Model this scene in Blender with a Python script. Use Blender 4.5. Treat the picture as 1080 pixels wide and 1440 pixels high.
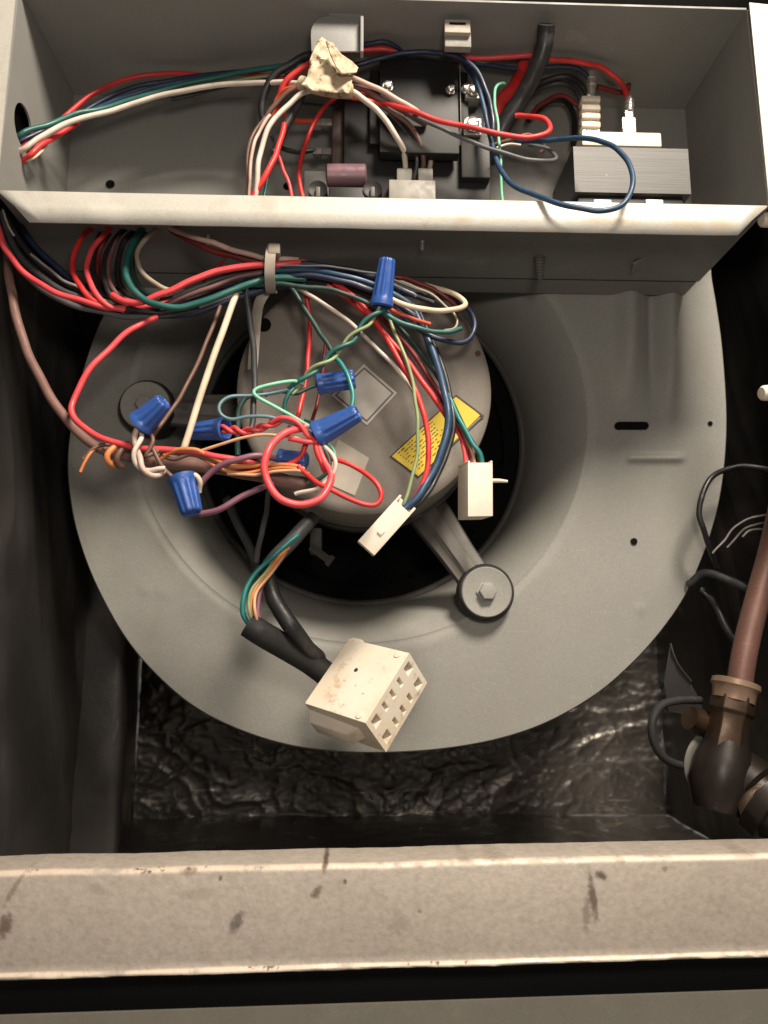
import bpy, bmesh, math, random
from mathutils import Vector, Matrix, noise
random.seed(7)
for o in list(bpy.data.objects): bpy.data.objects.remove(o)
S = bpy.context.scene
COL = S.collection
# ------------------------------------------------------------------ camera
CAM = Vector((0, 0, 0.30)); F = 1080.0
YAW, PITCH = math.radians(2.0), math.atan(1/6)
FWD = Vector((math.sin(YAW)*math.cos(PITCH), math.cos(YAW)*math.cos(PITCH), math.sin(PITCH)))
RIGHT = Vector((math.cos(YAW), -math.sin(YAW), 0)); UP = RIGHT.cross(FWD)
cd = bpy.data.cameras.new('camera'); cam = bpy.data.objects.new('camera', cd); COL.objects.link(cam)
cam.location = CAM; cam.rotation_euler = (math.pi/2 + PITCH, 0, -YAW)
cd.sensor_fit = 'HORIZONTAL'; cd.sensor_width = 36; cd.lens = 36; cd.clip_start = 0.01; cd.clip_end = 20
cd.dof.use_dof = True; cd.dof.focus_distance = .425; cd.dof.aperture_fstop = 12
S.camera = cam
S.render.resolution_x, S.render.resolution_y = 768, 1024
# ------------------------------------------------------------------ light: ceiling lamp above and in front, dim room
W = bpy.data.worlds.new('World'); S.world = W; W.use_nodes = True
W.node_tree.nodes['Background'].inputs[0].default_value = (1.0, 0.91, 0.83, 1)
W.node_tree.nodes['Background'].inputs[1].default_value = 0.19
def area(name, loc, target, size, power, col):
    l = bpy.data.lights.new(name, 'AREA'); l.shape = 'DISK'; l.size = size; l.energy = power; l.color = col
    o = bpy.data.objects.new(name, l); COL.objects.link(o); o.location = loc
    o.rotation_euler = (Vector(target) - Vector(loc)).to_track_quat('-Z', 'Y').to_euler(); return o
area('room_lamp', (0.34, -0.26, 1.22), (0.02, 0.42, 0.40), 0.30, 27, (1.0, 0.885, 0.745))
area('camera_fill', (0.05, -0.03, 0.40), (0.03, 0.5, 0.30), 0.07, 0.85, (1.0, 0.89, 0.77))  # added fill light near the camera, brightens undersides and lining
S.view_settings.view_transform = 'Standard'; S.view_settings.look = 'None'
S.view_settings.exposure = 0.0; S.view_settings.gamma = 1.0
# ------------------------------------------------------------------ helpers
def P(px, py, Y):
    """photo pixel (1080x1440) and depth in mm -> point in the place"""
    d = FWD*F + RIGHT*(px-540) + UP*(720-py)
    return CAM + d*(Y/1000/d.y)
def pix(v):
    d = v - CAM; w = d.dot(FWD)
    return 540 + F*d.dot(RIGHT)/w, 720 - F*d.dot(UP)/w
ORG = {}
def tag(o, label=None, cat=None, group=None, kind=None):
    if label: o['label'] = label
    if cat: o['category'] = cat
    if group: o['group'] = group
    if kind: o['kind'] = kind
    return o
def empty(name, loc, label, cat, group=None):
    o = bpy.data.objects.new(name, None); COL.objects.link(o); o.location = loc; o.empty_display_size = .01
    ORG[o.name] = Vector(loc); return tag(o, label, cat, group)
class MB:
    def __init__(s): s.v = []; s.f = []
    def add(s, vs, fs):
        b = len(s.v); s.v += [Vector(v) for v in vs]; s.f += [tuple(i+b for i in f) for f in fs]; return s
    def box(s, c, a, b, d):
        """centre, three full edge vectors"""
        c = Vector(c); a = Vector(a)/2; b = Vector(b)/2; d = Vector(d)/2
        if a.cross(b).dot(d) < 0: a, b = b, a
        vs = [c+i*a+j*b+k*d for k in (-1, 1) for j in (-1, 1) for i in (-1, 1)]
        return s.add(vs, [(0,2,3,1),(4,5,7,6),(0,1,5,4),(2,6,7,3),(0,4,6,2),(1,3,7,5)])
    def boxpx(s, x0, y0, x1, y1, Yf, Yb):
        p = P(x0, y0, Yf); q = P(x1, y1, Yf); m = (p+q)/2; yb = Yb/1000
        return s.box((m.x, (m.y+yb)/2, m.z), (q.x-p.x, 0, 0), (0, yb-m.y, 0), (0, 0, p.z-q.z))
    def tube(s, pts, rad, n=10, caps=True, flat=1.0):
        pts = [Vector(p) for p in pts]; N = len(pts)
        if not hasattr(rad, '__len__'): rad = [rad]*N
        t0 = (pts[1]-pts[0]).normalized()
        u = t0.cross(Vector((0, 1, 0.13)));
        if u.length < 1e-4: u = t0.cross(Vector((1, 0, 0)))
        u.normalize(); vs = []; fs = []
        for i in range(N):
            t = (pts[min(i+1, N-1)]-pts[max(i-1, 0)]).normalized()
            u = (u - t*u.dot(t)).normalized(); w = t.cross(u)
            for k in range(n):
                a = 2*math.pi*k/n
                vs.append(pts[i] + (u*math.cos(a) + w*math.sin(a)*flat)*rad[i])
        for i in range(N-1):
            for k in range(n):
                a = i*n+k; b = i*n+(k+1) % n
                fs.append((a, b, b+n, a+n))
        if caps: fs += [tuple(range(n))[::-1], tuple((N-1)*n+k for k in range(n))]
        return s.add(vs, fs)
    def lathe(s, c, ax, prof, n=32, flute=None):
        """revolve [(h, r)] along ax from c; flute(h, angle) scales r"""
        c = Vector(c); ax = Vector(ax).normalized()
        u = ax.cross(Vector((0, 0, 1)));
        if u.length < 1e-3: u = ax.cross(Vector((1, 0, 0)))
        u.normalize(); w = ax.cross(u); vs = []; fs = []
        for h, r in prof:
            for k in range(n):
                a = 2*math.pi*k/n; rr = r*(flute(h, a) if flute else 1)
                vs.append(c + ax*h + (u*math.cos(a)+w*math.sin(a))*rr)
        for i in range(len(prof)-1):
            for k in range(n):
                a = i*n+k; b = i*n+(k+1) % n
                fs.append((a, b, b+n, a+n))
        fs += [tuple(range(n))[::-1], tuple((len(prof)-1)*n+k for k in range(n))]
        return s.add(vs, fs)
    def prism(s, poly, d):
        """flat polygon of points, extruded by vector d"""
        poly = [Vector(p) for p in poly]; d = Vector(d); n = len(poly)
        vs = poly + [p+d for p in poly]
        return s.add(vs, [tuple(range(n)), tuple(range(n, 2*n))[::-1]] + [(i, i+n, (i+1) % n+n, (i+1) % n) for i in range(n)])
    def build(s, name, mat, parent=None, bevel=0, smooth=True, angle=38):
        lo = Vector([min(v[i] for v in s.v) for i in range(3)]); hi = Vector([max(v[i] for v in s.v) for i in range(3)])
        org = Vector(((lo.x+hi.x)/2, (lo.y+hi.y)/2, lo.z))
        me = bpy.data.meshes.new(name); me.from_pydata([v-org for v in s.v], [], s.f)
        bm = bmesh.new(); bm.from_mesh(me)
        bmesh.ops.recalc_face_normals(bm, faces=bm.faces)
        if bevel:
            es = [e for e in bm.edges if len(e.link_faces) == 2 and e.calc_face_angle(0) > .5]
            bmesh.ops.bevel(bm, geom=es, offset=bevel, segments=2, profile=.6, affect='EDGES', clamp_overlap=True)
        bm.to_mesh(me); bm.free()
        if smooth:
            me.polygons.foreach_set('use_smooth', [True]*len(me.polygons)); me.set_sharp_from_angle(angle=math.radians(angle))
        me.materials.append(mat)
        o = bpy.data.objects.new(name, me); COL.objects.link(o); ORG[o.name] = org
        if parent: o.parent = parent; o.location = org - ORG[parent.name]
        else: o.location = org
        return o
def spline(pts, per=9):
    pts = [Vector(p) for p in pts]
    if len(pts) < 3: return [pts[0].lerp(pts[-1], i/8) for i in range(9)]
    q = [pts[0]*2-pts[1]] + pts + [pts[-1]*2-pts[-2]]; out = []
    for i in range(1, len(q)-2):
        p0, p1, p2, p3 = q[i-1:i+3]
        n = max(2, min(per, int((p2-p1).length/0.0018)+1))
        for k in range(n):
            t = k/n
            out.append(0.5*((2*p1)+(p2-p0)*t+(2*p0-5*p1+4*p2-p3)*t*t+(3*p1-p0-3*p2+p3)*t**3))
    out.append(pts[-1]); return out
def PB(px, py, Y):
    p = P(px, py, Y); lim = CAM.z+.3615       # nothing in the box stands above its top panel
    if Y < 478 and p.z > lim: p = P(px, py, Y*(lim-CAM.z)/(p.z-CAM.z))
    return p
def pxpath(pts): return spline([PB(*p) for p in pts])
# ------------------------------------------------------------------ materials
class NT:
    def __init__(s, name):
        s.m = bpy.data.materials.new(name); s.m.use_nodes = True; s.t = s.m.node_tree
        s.b = s.t.nodes['Principled BSDF']; s.pos = s.n('ShaderNodeTexCoord').outputs['Object']
    def n(s, k, **kw):
        x = s.t.nodes.new(k)
        for a, b in kw.items(): setattr(x, a, b)
        return x
    def l(s, a, b): s.t.links.new(a, b)
    def noise(s, scale, detail=3, rough=.55, vec=None, dist=0):
        x = s.n('ShaderNodeTexNoise'); x.inputs['Scale'].default_value = scale; x.inputs['Detail'].default_value = detail
        x.inputs['Roughness'].default_value = rough; x.inputs['Distortion'].default_value = dist
        s.l(vec or s.pos, x.inputs['Vector']); return x.outputs['Fac']
    def ramp(s, fac, lo, hi, a=0., b=1.):
        x = s.n('ShaderNodeMapRange'); x.interpolation_type = 'SMOOTHSTEP'
        for i, v in enumerate((lo, hi, a, b)): x.inputs[i+1].default_value = v
        s.l(fac, x.inputs[0]); return x.outputs[0]
    def mix(s, fac, a, b, mode='MIX'):
        x = s.n('ShaderNodeMix', data_type='RGBA', blend_type=mode)
        for i, v in ((0, fac), (6, a), (7, b)):
            if isinstance(v, (int, float)): x.inputs[i].default_value = v
            elif isinstance(v, tuple): x.inputs[i].default_value = (*v, 1)
            else: s.l(v, x.inputs[i])
        return x.outputs[2]
    def math(s, op, a, b=0.):
        x = s.n('ShaderNodeMath', operation=op)
        for i, v in enumerate((a, b)):
            if isinstance(v, (int, float)): x.inputs[i].default_value = v
            else: s.l(v, x.inputs[i])
        return x.outputs[0]
    def bump(s, h, strength, dist=.001):
        x = s.n('ShaderNodeBump'); x.inputs['Strength'].default_value = strength; x.inputs['Distance'].default_value = dist
        s.l(h, x.inputs['Height'])
        if s.b.inputs['Normal'].links: s.l(s.b.inputs['Normal'].links[0].from_socket, x.inputs['Normal'])
        s.l(x.outputs[0], s.b.inputs['Normal']); return s
    def stretch(s, sx, sy, sz, rot=(0, 0, 0)):
        x = s.n('ShaderNodeMapping'); x.inputs['Scale'].default_value = (sx, sy, sz); x.inputs['Rotation'].default_value = rot
        s.l(s.pos, x.inputs[0]); return x.outputs[0]
    def stain(s, col, c, half, rot, color, strength=1., rag=.6, at='Position'):
        """blotch of its own shape at a world point c: half sizes in x and z, turned by rot"""
        g = s.n('ShaderNodeNewGeometry').outputs['Position']
        sub = s.n('ShaderNodeVectorMath', operation='SUBTRACT'); s.l(g, sub.inputs[0]); sub.inputs[1].default_value = c
        mp = s.n('ShaderNodeMapping', vector_type='TEXTURE'); mp.inputs['Rotation'].default_value = (0, rot, 0)
        mp.inputs['Scale'].default_value = (half[0], 1, half[1]); s.l(sub.outputs[0], mp.inputs[0])
        ln = s.n('ShaderNodeVectorMath', operation='LENGTH'); s.l(mp.outputs[0], ln.inputs[0])
        d = s.math('ADD', ln.outputs['Value'], s.math('MULTIPLY', s.math('SUBTRACT', s.noise(420, 4), .5), rag*2))
        return s.mix(s.ramp(d, .25, 1.0, strength, 0.), col, color)
    def done(s, col=None, rough=.5, metal=0., spec=.5):
        if col is not None:
            if isinstance(col, tuple): s.b.inputs['Base Color'].default_value = (*col, 1)
            else: s.l(col, s.b.inputs['Base Color'])
        if isinstance(rough, (int, float)): s.b.inputs['Roughness'].default_value = rough
        else: s.l(rough, s.b.inputs['Roughness'])
        s.b.inputs['Metallic'].default_value = metal; s.b.inputs['Specular IOR Level'].default_value = spec
        return s.m
def lin(r, g, b): return tuple((c/255/12.92 if c <= 10 else ((c/255+.055)/1.055)**2.4) for c in (r, g, b))
def mul(c, k): return tuple(x*k for x in c)
_wc = {}
def plastic(name, c, rough=.38, var=.25, dirt=.35):
    if name in _wc: return _wc[name]
    t = NT(name)
    a = t.mix(t.ramp(t.noise(70, 3), .3, .7), c, mul(c, 1-var))
    a = t.mix(t.ramp(t.noise(210, 4, .7), .56, .75, 0, dirt), a, (.09, .075, .06))
    t.bump(t.noise(900, 2), .12, .0004)
    _wc[name] = t.done(a, t.ramp(t.noise(160, 3), .3, .7, rough-.02, rough+.20)); return _wc[name]
def steel(name, c, rough=.5, metal=.35, dust=(.30, .26, .20), dustamt=.4, grain=.25, spots=.0, scratch=.0):
    t = NT(name)
    a = t.mix(t.ramp(t.noise(6, 4, .6), .32, .7), c, mul(c, .86))
    a = t.mix(t.ramp(t.noise(1500, 2, .7), .32, .68, 0, grain), a, mul(c, .45))
    a = t.mix(t.ramp(t.noise(700, 3, .7), .55, .72, 0, grain*.8), a, mul(c, 1.45))
    a = t.mix(t.ramp(t.noise(22, 6, .7), .48, .78, 0, dustamt), a, dust)
    if scratch:
        for rot in ((0, .4, 0), (0, -1.1, 0), (0, 1.9, 0)):
            a = t.mix(t.ramp(t.noise(30, 2, .5, t.stretch(1, 1, 22, rot)), .715, .74, 0, scratch), a, mul(c, 1.7))
    if spots: a = t.mix(t.ramp(t.noise(150, 4, .6), .66, .74, 0, spots), a, (.10, .065, .045))
    t.bump(t.noise(1100, 2), .12, .0004)
    return t.done(a, t.ramp(t.noise(60, 4), .3, .7, rough-.06, rough+.10), metal, .4)
M_BOX = steel('grey_box_steel', (.245, .242, .225), .55, .0, (.20, .18, .145), .25, .3, 0, .12)
M_FLANGE = M_BOX
M_HOUSE = steel('dusty_galvanised_steel', (.285, .279, .254), .62, .0, (.245, .225, .19), .45, .36, .0, .10)
M_MOTOR = steel('brown_grey_motor_paint', (.225, .20, .172), .62, .0, (.23, .20, .165), .4, .3, .25)
M_DARKSTEEL = steel('dark_dusty_steel', (.06, .056, .052), .6, .1, (.085, .075, .065), .5)
M_ARM = steel('grimy_bracket_steel', (.12, .112, .10), .55, .1, (.2, .17, .14), .5)
M_BRIGHT = steel('bright_plated_steel', (.72, .70, .64), .28, .8, (.4, .35, .28), .25)
M_LIGHTTAB = steel('pale_plated_steel', (.24, .24, .23), .5, .0, dustamt=.2)
M_CORE = None
M_COPPER = steel('tarnished_copper', (.145, .074, .058), .45, .25, (.05, .032, .027), .85, .4, .6, .3)
M_BRASS = steel('dull_brass', (.055, .034, .021), .36, .6, (.05, .035, .025), .6, .3, .4)
M_BRASSRIM = steel('worn_brass_rim', (.30, .205, .145), .35, .5, (.45, .30, .2), .4)
M_VALVE = steel('grimy_cast_metal', (.017, .0125, .010), .38, .3, (.05, .036, .028), .5, .3, .3)
def sill_mat():
    t = NT('stained_peened_sill')
    c = (.375, .33, .285)
    a = t.mix(t.ramp(t.noise(7, 4, .6), .3, .7), c, (.335, .29, .245))
    a = t.mix(t.ramp(t.noise(300, 3, .6), .35, .7, 0, .35), a, (.20, .178, .145))
    a = t.mix(t.ramp(t.noise(700, 2, .7), .55, .72, 0, .3), a, (.42, .385, .33))
    a = t.mix(t.ramp(t.noise(55, 6, .72), .55, .78, 0, .35), a, (.20, .15, .11))
    a = t.mix(t.ramp(t.noise(25, 3, .6, t.stretch(1, 1, 14)), .60, .72, 0, .3), a, (.36, .31, .26))
    Y = 380
    g_ = t.n('ShaderNodeNewGeometry').outputs['Normal']; sx_ = t.n('ShaderNodeSeparateXYZ'); t.l(g_, sx_.inputs[0])
    ed = t.math('MULTIPLY', t.ramp(sx_.outputs[2], .25, .6), t.ramp(sx_.outputs[2], .99, .85))
    a = t.mix(t.math('MULTIPLY', ed, t.ramp(t.noise(60, 5, .7), .35, .5)), a, (.54, .45, .36))
    a = t.mix(t.math('MULTIPLY', ed, t.ramp(t.noise(75, 5, .75), .61, .68)), a, (.10, .06, .04))
    def w(px, py): return P(px, py, Y)
    k = Y/1080/1000
    for px, py, hx, hz, rot, col, st in (
        (333, 1296, 13, 26, .45, (.13, .11, .095), .75), (834, 1262, 10, 46, -.12, (.10, .06, .04), .85),
        (845, 1232, 15, 9, .3, (.09, .05, .035), .9), (825, 1285, 10, 34, .1, (.19, .15, .12), .6),
        (445, 1255, 9, 15, .5, (.14, .09, .06), .8), (6, 1303, 17, 26, .35, (.15, .08, .055), .85), (20, 1250, 6, 40, .5, (.25, .18, .13), .6),
        (457, 1218, 7, 12, .2, (.10, .055, .04), .9), (485, 1240, 5, 6, 0, (.12, .07, .05), .8), (310, 1235, 5, 6, 0, (.13, .08, .06), .8),
        (265, 1226, 22, 7, .1, (.30, .20, .14), .7), (700, 1212, 30, 7, 0, (.16, .09, .06), .75), (655, 1213, 20, 6, 0, (.17, .09, .06), .7),
        (590, 1217, 14, 5, 0, (.18, .1, .07), .7), (872, 1210, 13, 7, 0, (.16, .09, .06), .8), (760, 1212, 34, 5, 0, (.2, .12, .08), .6),
        (1050, 1203, 26, 5, 0, (.2, .12, .085), .7), (590, 1282, 6, 5, 0, (.2, .14, .1), .6), (935, 1222, 7, 6, 0, (.2, .13, .1), .6),
        (280, 1257, 40, 11, .05, (.34, .28, .22), .45), (560, 1300, 30, 20, .2, (.30, .26, .2), .4), (135, 1250, 26, 9, .2, (.36, .29, .23), .4)):
        a = t.stain(a, w(px, py), (hx*k*.8, hz*k*.9), rot, mul(col, .55), st*(.95 if py > 1225 or hx < 12 else .45))
    v = t.n('ShaderNodeTexVoronoi'); v.inputs['Scale'].default_value = 330; v.feature = 'SMOOTH_F1'; t.l(t.pos, v.inputs['Vector'])
    t.bump(t.noise(430, 3, .5), .17, .0012); t.bump(v.outputs['Distance'], .08, .0008); t.bump(t.noise(14, 3), .15, .003)
    return t.done(a, t.ramp(t.noise(90, 4), .3, .7, .42, .66), .12)
M_SILL = sill_mat()
def flange_mat():
    t = NT('worn_lit_flange'); c = (.54, .525, .475)  # light put into the colour: box steel made paler, with wear
    a = t.mix(t.ramp(t.noise(1300, 2), .3, .7, 0, .3), c, (.36, .33, .27))
    a = t.mix(t.ramp(t.noise(40, 5, .7), .5, .72, 0, .5), a, (.42, .33, .23))
    a = t.mix(t.ramp(t.noise(16, 3, .6), .55, .72, 0, .45), a, (.76, .72, .64))
    for px, py, hx, hz in ((855, 312, 60, 16), (965, 318, 40, 14), (770, 330, 50, 10), (650, 296, 60, 6), (1010, 318, 30, 18)):
        a = t.stain(a, P(px, py, 390), (hx*.00036, hz*.00036), .1, (.50, .385, .26), .5)
    t.bump(t.noise(800, 2), .15, .0004); t.bump(t.noise(60, 3), .15, .0015)
    return t.done(a, .48, .15)
M_FLANGE = flange_mat()
def foil_mat(name, r0, r1, k, c0, c1, scr, st_axes, scol, metal):
    t = NT(name)
    a = t.mix(t.ramp(t.noise(9, 3, .5), .35, .7), c0, c1)
    t.bump(t.noise(120, 4, .6, None, .6), .18*k, .003); t.bump(t.noise(420, 3, .6), .15*k, .0010)
    for rot, sc_, ax in st_axes:      # fine light creases
        a = t.mix(t.ramp(t.noise(sc_, 2, .5, t.stretch(*ax, rot)), .70, .73, 0, scr), a, scol)
    return t.done(a, t.ramp(t.noise(35, 4), .3, .7, r0, r1), metal, .6)
M_FOIL = foil_mat('crinkled_black_foil', .26, .40, 1., (.12, .110, .100), (.21, .19, .17), .8,
                  (((0, .5, 0), 13, (1, 1, 34)), ((0, -.9, 0), 17, (1, 1, 34)), ((0, 1.2, 0), 11, (1, 1, 34))), (.55, .5, .45), .6)
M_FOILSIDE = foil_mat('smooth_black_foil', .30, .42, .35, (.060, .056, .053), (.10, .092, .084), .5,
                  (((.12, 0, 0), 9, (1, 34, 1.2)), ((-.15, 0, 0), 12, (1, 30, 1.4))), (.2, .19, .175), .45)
M_BLACK = NT('black_plastic'); M_BLACK.bump(M_BLACK.noise(900, 2), .1, .0004); M_BLACK = M_BLACK.done((.011, .0105, .0105), .5, 0, .3)
M_RUBBER = plastic('black_rubber', (.012, .0115, .011), .65, .3, .25)
M_HOLE_SHADE = NT('opening_shade').done((.004, .004, .004), .9, 0, .1)  # flat black standing in for shade inside holes and the inlet
M_NYLON = plastic('cream_nylon', (.68, .60, .495), .42, .10, .14)
M_PLUG = None
def plug_mat():
    t = NT('soiled_cream_plug'); c = (.68, .62, .52)
    a = t.mix(t.ramp(t.noise(40, 3), .35, .7), c, (.64, .54, .41))
    a = t.mix(t.ramp(t.noise(95, 5, .65), .55, .70, 0, .6), a, (.36, .24, .15))
    a = t.mix(t.ramp(t.noise(310, 3, .6), .68, .74, 0, .7), a, (.12, .07, .05))
    t.bump(t.noise(300, 3), .15, .0006); return t.done(a, .45)
M_PLUG = plug_mat()
def tape_mat():
    t = NT('old_masking_tape'); c = (.52, .43, .30)
    a = t.mix(t.ramp(t.noise(60, 4), .35, .7), c, (.36, .26, .15))
    a = t.mix(t.ramp(t.noise(170, 5, .7), .54, .66, 0, .85), a, (.13, .075, .045))
    t.bump(t.noise(120, 4), .5, .0015); return t.done(a, .7)
M_TAPE = tape_mat()
def core_mat():
    t = NT('laminated_iron_core'); c = (.058, .056, .053)
    st = t.stretch(.2, 1, 14)
    a = t.mix(t.ramp(t.noise(110, 3, .6, st), .35, .65), c, (.040, .039, .037))
    a = t.mix(t.ramp(t.noise(200, 4, .7), .66, .72, 0, .6), a, (.55, .5, .42))
    t.bump(t.noise(110, 2, .6, st), .12, .0005); return t.done(a, .5, .1)
M_CORE = core_mat()
M_NUT = plastic('blue_wire_nut_plastic', (.024, .080, .30), .30, .15, .12)
M_TIE = plastic('grey_zip_tie_nylon', (.30, .26, .21), .45, .2, .3)
M_LABEL = plastic('pale_paper_label', (.52, .49, .44), .55, .12, .15)
M_LABEL2 = plastic('faded_white_sticker', (.40, .355, .295), .5, .1, .1)
M_YELLOW = plastic('yellow_warning_label', (.66, .47, .025), .42, .1, .1)
M_INK = plastic('dark_print', (.03, .025, .02), .6, .1, .1)
M_PURPLE = plastic('mauve_glazed_body', (.17, .09, .11), .28, .2, .2)
WM = {k: plastic('wire_'+k, c, r) for k, (c, r) in {
    'red': ((.62, .030, .030), .36), 'pinkred': ((.74, .065, .075), .36), 'darkred': ((.16, .014, .014), .45), 'orangered': ((.66, .075, .03), .38),
    'green': ((.012, .105, .088), .36), 'darkgreen': ((.012, .045, .038), .42), 'mint': ((.19, .55, .36), .36), 'teal': ((.012, .18, .17), .34),
    'yellowgreen': ((.24, .30, .14), .42), 'blue': ((.018, .055, .115), .36), 'navy': ((.012, .022, .055), .36), 'bluegrey': ((.10, .19, .22), .4),
    'cream': ((.66, .54, .40), .45), 'white': ((.62, .53, .45), .42), 'pinkwhite': ((.58, .40, .34), .42), 'beige': ((.36, .30, .22), .45),
    'brown': ((.13, .065, .045), .45), 'mauve': ((.15, .065, .065), .45), 'purple': ((.19, .075, .11), .42), 'orange': ((.60, .20, .06), .42),
    'peach': ((.62, .36, .20), .42), 'black': ((.014, .014, .015), .36), 'grey': ((.10, .10, .105), .4), 'darkgrey': ((.04, .042, .045), .42), 'silver': ((.30, .28, .26), .4),
    'jacket': ((.20, .105, .085), .5)}.items()}
# ================================================================== SETTING: the lined cabinet
def V(x, y, z): return Vector((x/1000, y/1000, CAM.z + z/1000))
XL, XR, YB, ZF, ZT = -211, 303, 780, -168, 386
def sst(x, a, b):
    t_ = max(0, min(1, (x-a)/(b-a))); return t_*t_*(3-2*t_)
def ridge(x): return (1-abs(x)*2.0)
def crinkle(x, z, seed=0, k=1.):
    q = Vector((x*.004+seed, z*.004, seed)); wx, wz = 22*noise.noise(q*3), 22*noise.noise(q*3+Vector((7, 3, 1)))
    x += wx; z += wz
    a = ridge(noise.noise(Vector((x*.007+z*.010+seed, z*.026-x*.010, seed))))
    b = ridge(noise.noise(Vector((x*.014+z*.020+seed*2, z*.050-x*.022, seed+5))))
    c = ridge(noise.noise(Vector((x*.026-z*.020+seed, z*.05+x*.03, seed+9))))
    e = noise.noise(Vector((x*.05+z*.03+seed, z*.09-x*.03, seed+19)))
    f = ridge(noise.noise(Vector((x*.045+z*.06+seed, z*.12-x*.05, seed+29))))
    g = ridge(noise.noise(Vector((x*.09+z*.05+seed, z*.16-x*.07, seed+39))))
    return k*(7*noise.noise(q*1.5) + 1.7*abs(a)**1.5*(1 if a > 0 else -1) + 1.1*b*abs(b) + 1.3*max(c, 0)**5 + .3*e + .8*max(f, 0)**5 + .4*max(g, 0)**4)
def sheet(name, o, u, v, nu, nv, disp, mat):
    m = MB(); vs = []; fs = []
    nrm = u.cross(v).normalized()
    for j in range(nv+1):
        for i in range(nu+1):
            a, b = i/nu, j/nv
            vs.append(o + u*a + v*b + nrm*disp(a, b)/1000)
    for j in range(nv):
        for i in range(nu):
            q = j*(nu+1)+i; fs.append((q, q+1, q+nu+2, q+nu+1))
    m.add(vs, fs); ob = m.build(name, mat, angle=180)
    return tag(ob, kind='structure')
sheet('wall_back', V(XL, YB, ZF), V(XR, 0, 0)-V(XL, 0, 0), V(0, 0, ZT)-V(0, 0, ZF), 300, 320,
      lambda a, b: crinkle(a*514, b*554, 3.1), M_FOIL)
def drape(a, b):   # long soft vertical folds
    y, z = a*390, b*577
    return 4.5*noise.noise(Vector((y*.018+z*.004, z*.004, 2))) + 1.2*(1-abs(noise.noise(Vector((y*.03+z*.011, z*.008, 7))))*2)**3
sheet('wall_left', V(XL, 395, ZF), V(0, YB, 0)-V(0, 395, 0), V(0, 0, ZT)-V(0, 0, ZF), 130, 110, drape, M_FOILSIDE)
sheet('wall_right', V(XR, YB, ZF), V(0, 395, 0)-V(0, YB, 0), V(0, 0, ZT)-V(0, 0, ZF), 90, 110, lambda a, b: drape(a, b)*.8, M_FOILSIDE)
sheet('floor', V(XL, 406, ZF), V(XR, 0, 0)-V(XL, 0, 0), V(0, YB, 0)-V(0, 406, 0), 110, 80, lambda a, b: crinkle(a*532, b*374, 8.3, .6)*sst(b, 0, .1), M_FOIL)
m = MB(); m.box(V(46, 590, ZT+2), (.56, 0, 0), (0, .40, 0), (0, 0, .003)); tag(m.build('ceiling', M_DARKSTEEL), kind='structure')

def board(a, b):
    z = b*591; y = a
    return 2.2*noise.noise(Vector((y*2, z*.006, 2))) + 1.4*noise.noise(Vector((y*6+z*.02, z*.012, 4)))
bd = MB(); vs = []; fs = []; path_ = [V(-212, 606, 0), V(-206, 606.5, 0), V(-196, 607, 0), V(-186, 608, 0), V(-180, 609, 0), V(-177.5, 611, 0), V(-177.5, 616, 0), V(-187, 652, 0), V(-197, 700, 0), V(-213, 776, 0)]
NZ = 90
for j in range(NZ+1):
    z = (ZF+(ZT-ZF)*j/NZ)/1000
    for i, p in enumerate(path_):
        k_ = board(i/9, j/NZ)/1000; vs.append(Vector((p.x+(k_ if i > 5 else 0), p.y+(k_ if i < 6 else 0), CAM.z+z)))
n_ = len(path_)
fs = [(j*n_+i, j*n_+i+1, (j+1)*n_+i+1, (j+1)*n_+i) for j in range(NZ) for i in range(n_-1)]
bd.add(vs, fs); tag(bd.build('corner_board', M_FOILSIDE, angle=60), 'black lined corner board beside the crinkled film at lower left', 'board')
# ---- front sill rail
def sillp(px, py, Y): return P(px, py, Y)
t = empty('sill_rail', P(540, 1365, 392), 'wide pale stained metal sill rail across the bottom front', 'rail')
x0, x1 = -160, 1240
def tl(x): return 1226-25*x/1080
def bl(x): return 1378-33*x/1080
prof = []
def sill_ring(x):
    a = P(x, tl(x), 380); b = P(x, bl(x)-6, 380)
    return [Vector((a.x, .4062, a.z+.0005-.012)), Vector((a.x, .4062, a.z+.0004)), Vector((a.x, .3835, a.z+.0002)), Vector((a.x, .3808, a.z-.0008)), Vector((a.x, .3800, a.z-.0032)),
            Vector((a.x, .3800, b.z+.004)), Vector((a.x, .3803, b.z+.0012)), Vector((a.x, .3796, b.z)),
            Vector((a.x, .3789, b.z-.0005)), Vector((a.x, .3788, b.z-.0013)), Vector((a.x, .3796, b.z-.0019)), Vector((a.x, .398, b.z-.0021))]
vs = []; fs = []; NS = 120
for i in range(NS+1):
    x = x0+(x1-x0)*i/NS; r = sill_ring(x)
    for k, p in enumerate(r):
        wob = .0006*noise.noise(Vector((x*.008, k*.2, 0))) + .00022*noise.noise(Vector((x*.06, k*.5, 3)))
        vs.append(p + Vector((0, wob, wob*(.8 if k not in (5, 6) else .3))))
n = 12
for i in range(NS):
    for k in range(n-1): fs.append((i*n+k, i*n+k+1, (i+1)*n+k+1, (i+1)*n+k))
m = MB(); m.add(vs, fs); o = m.build('face_plate', M_SILL, t, angle=60)
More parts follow.
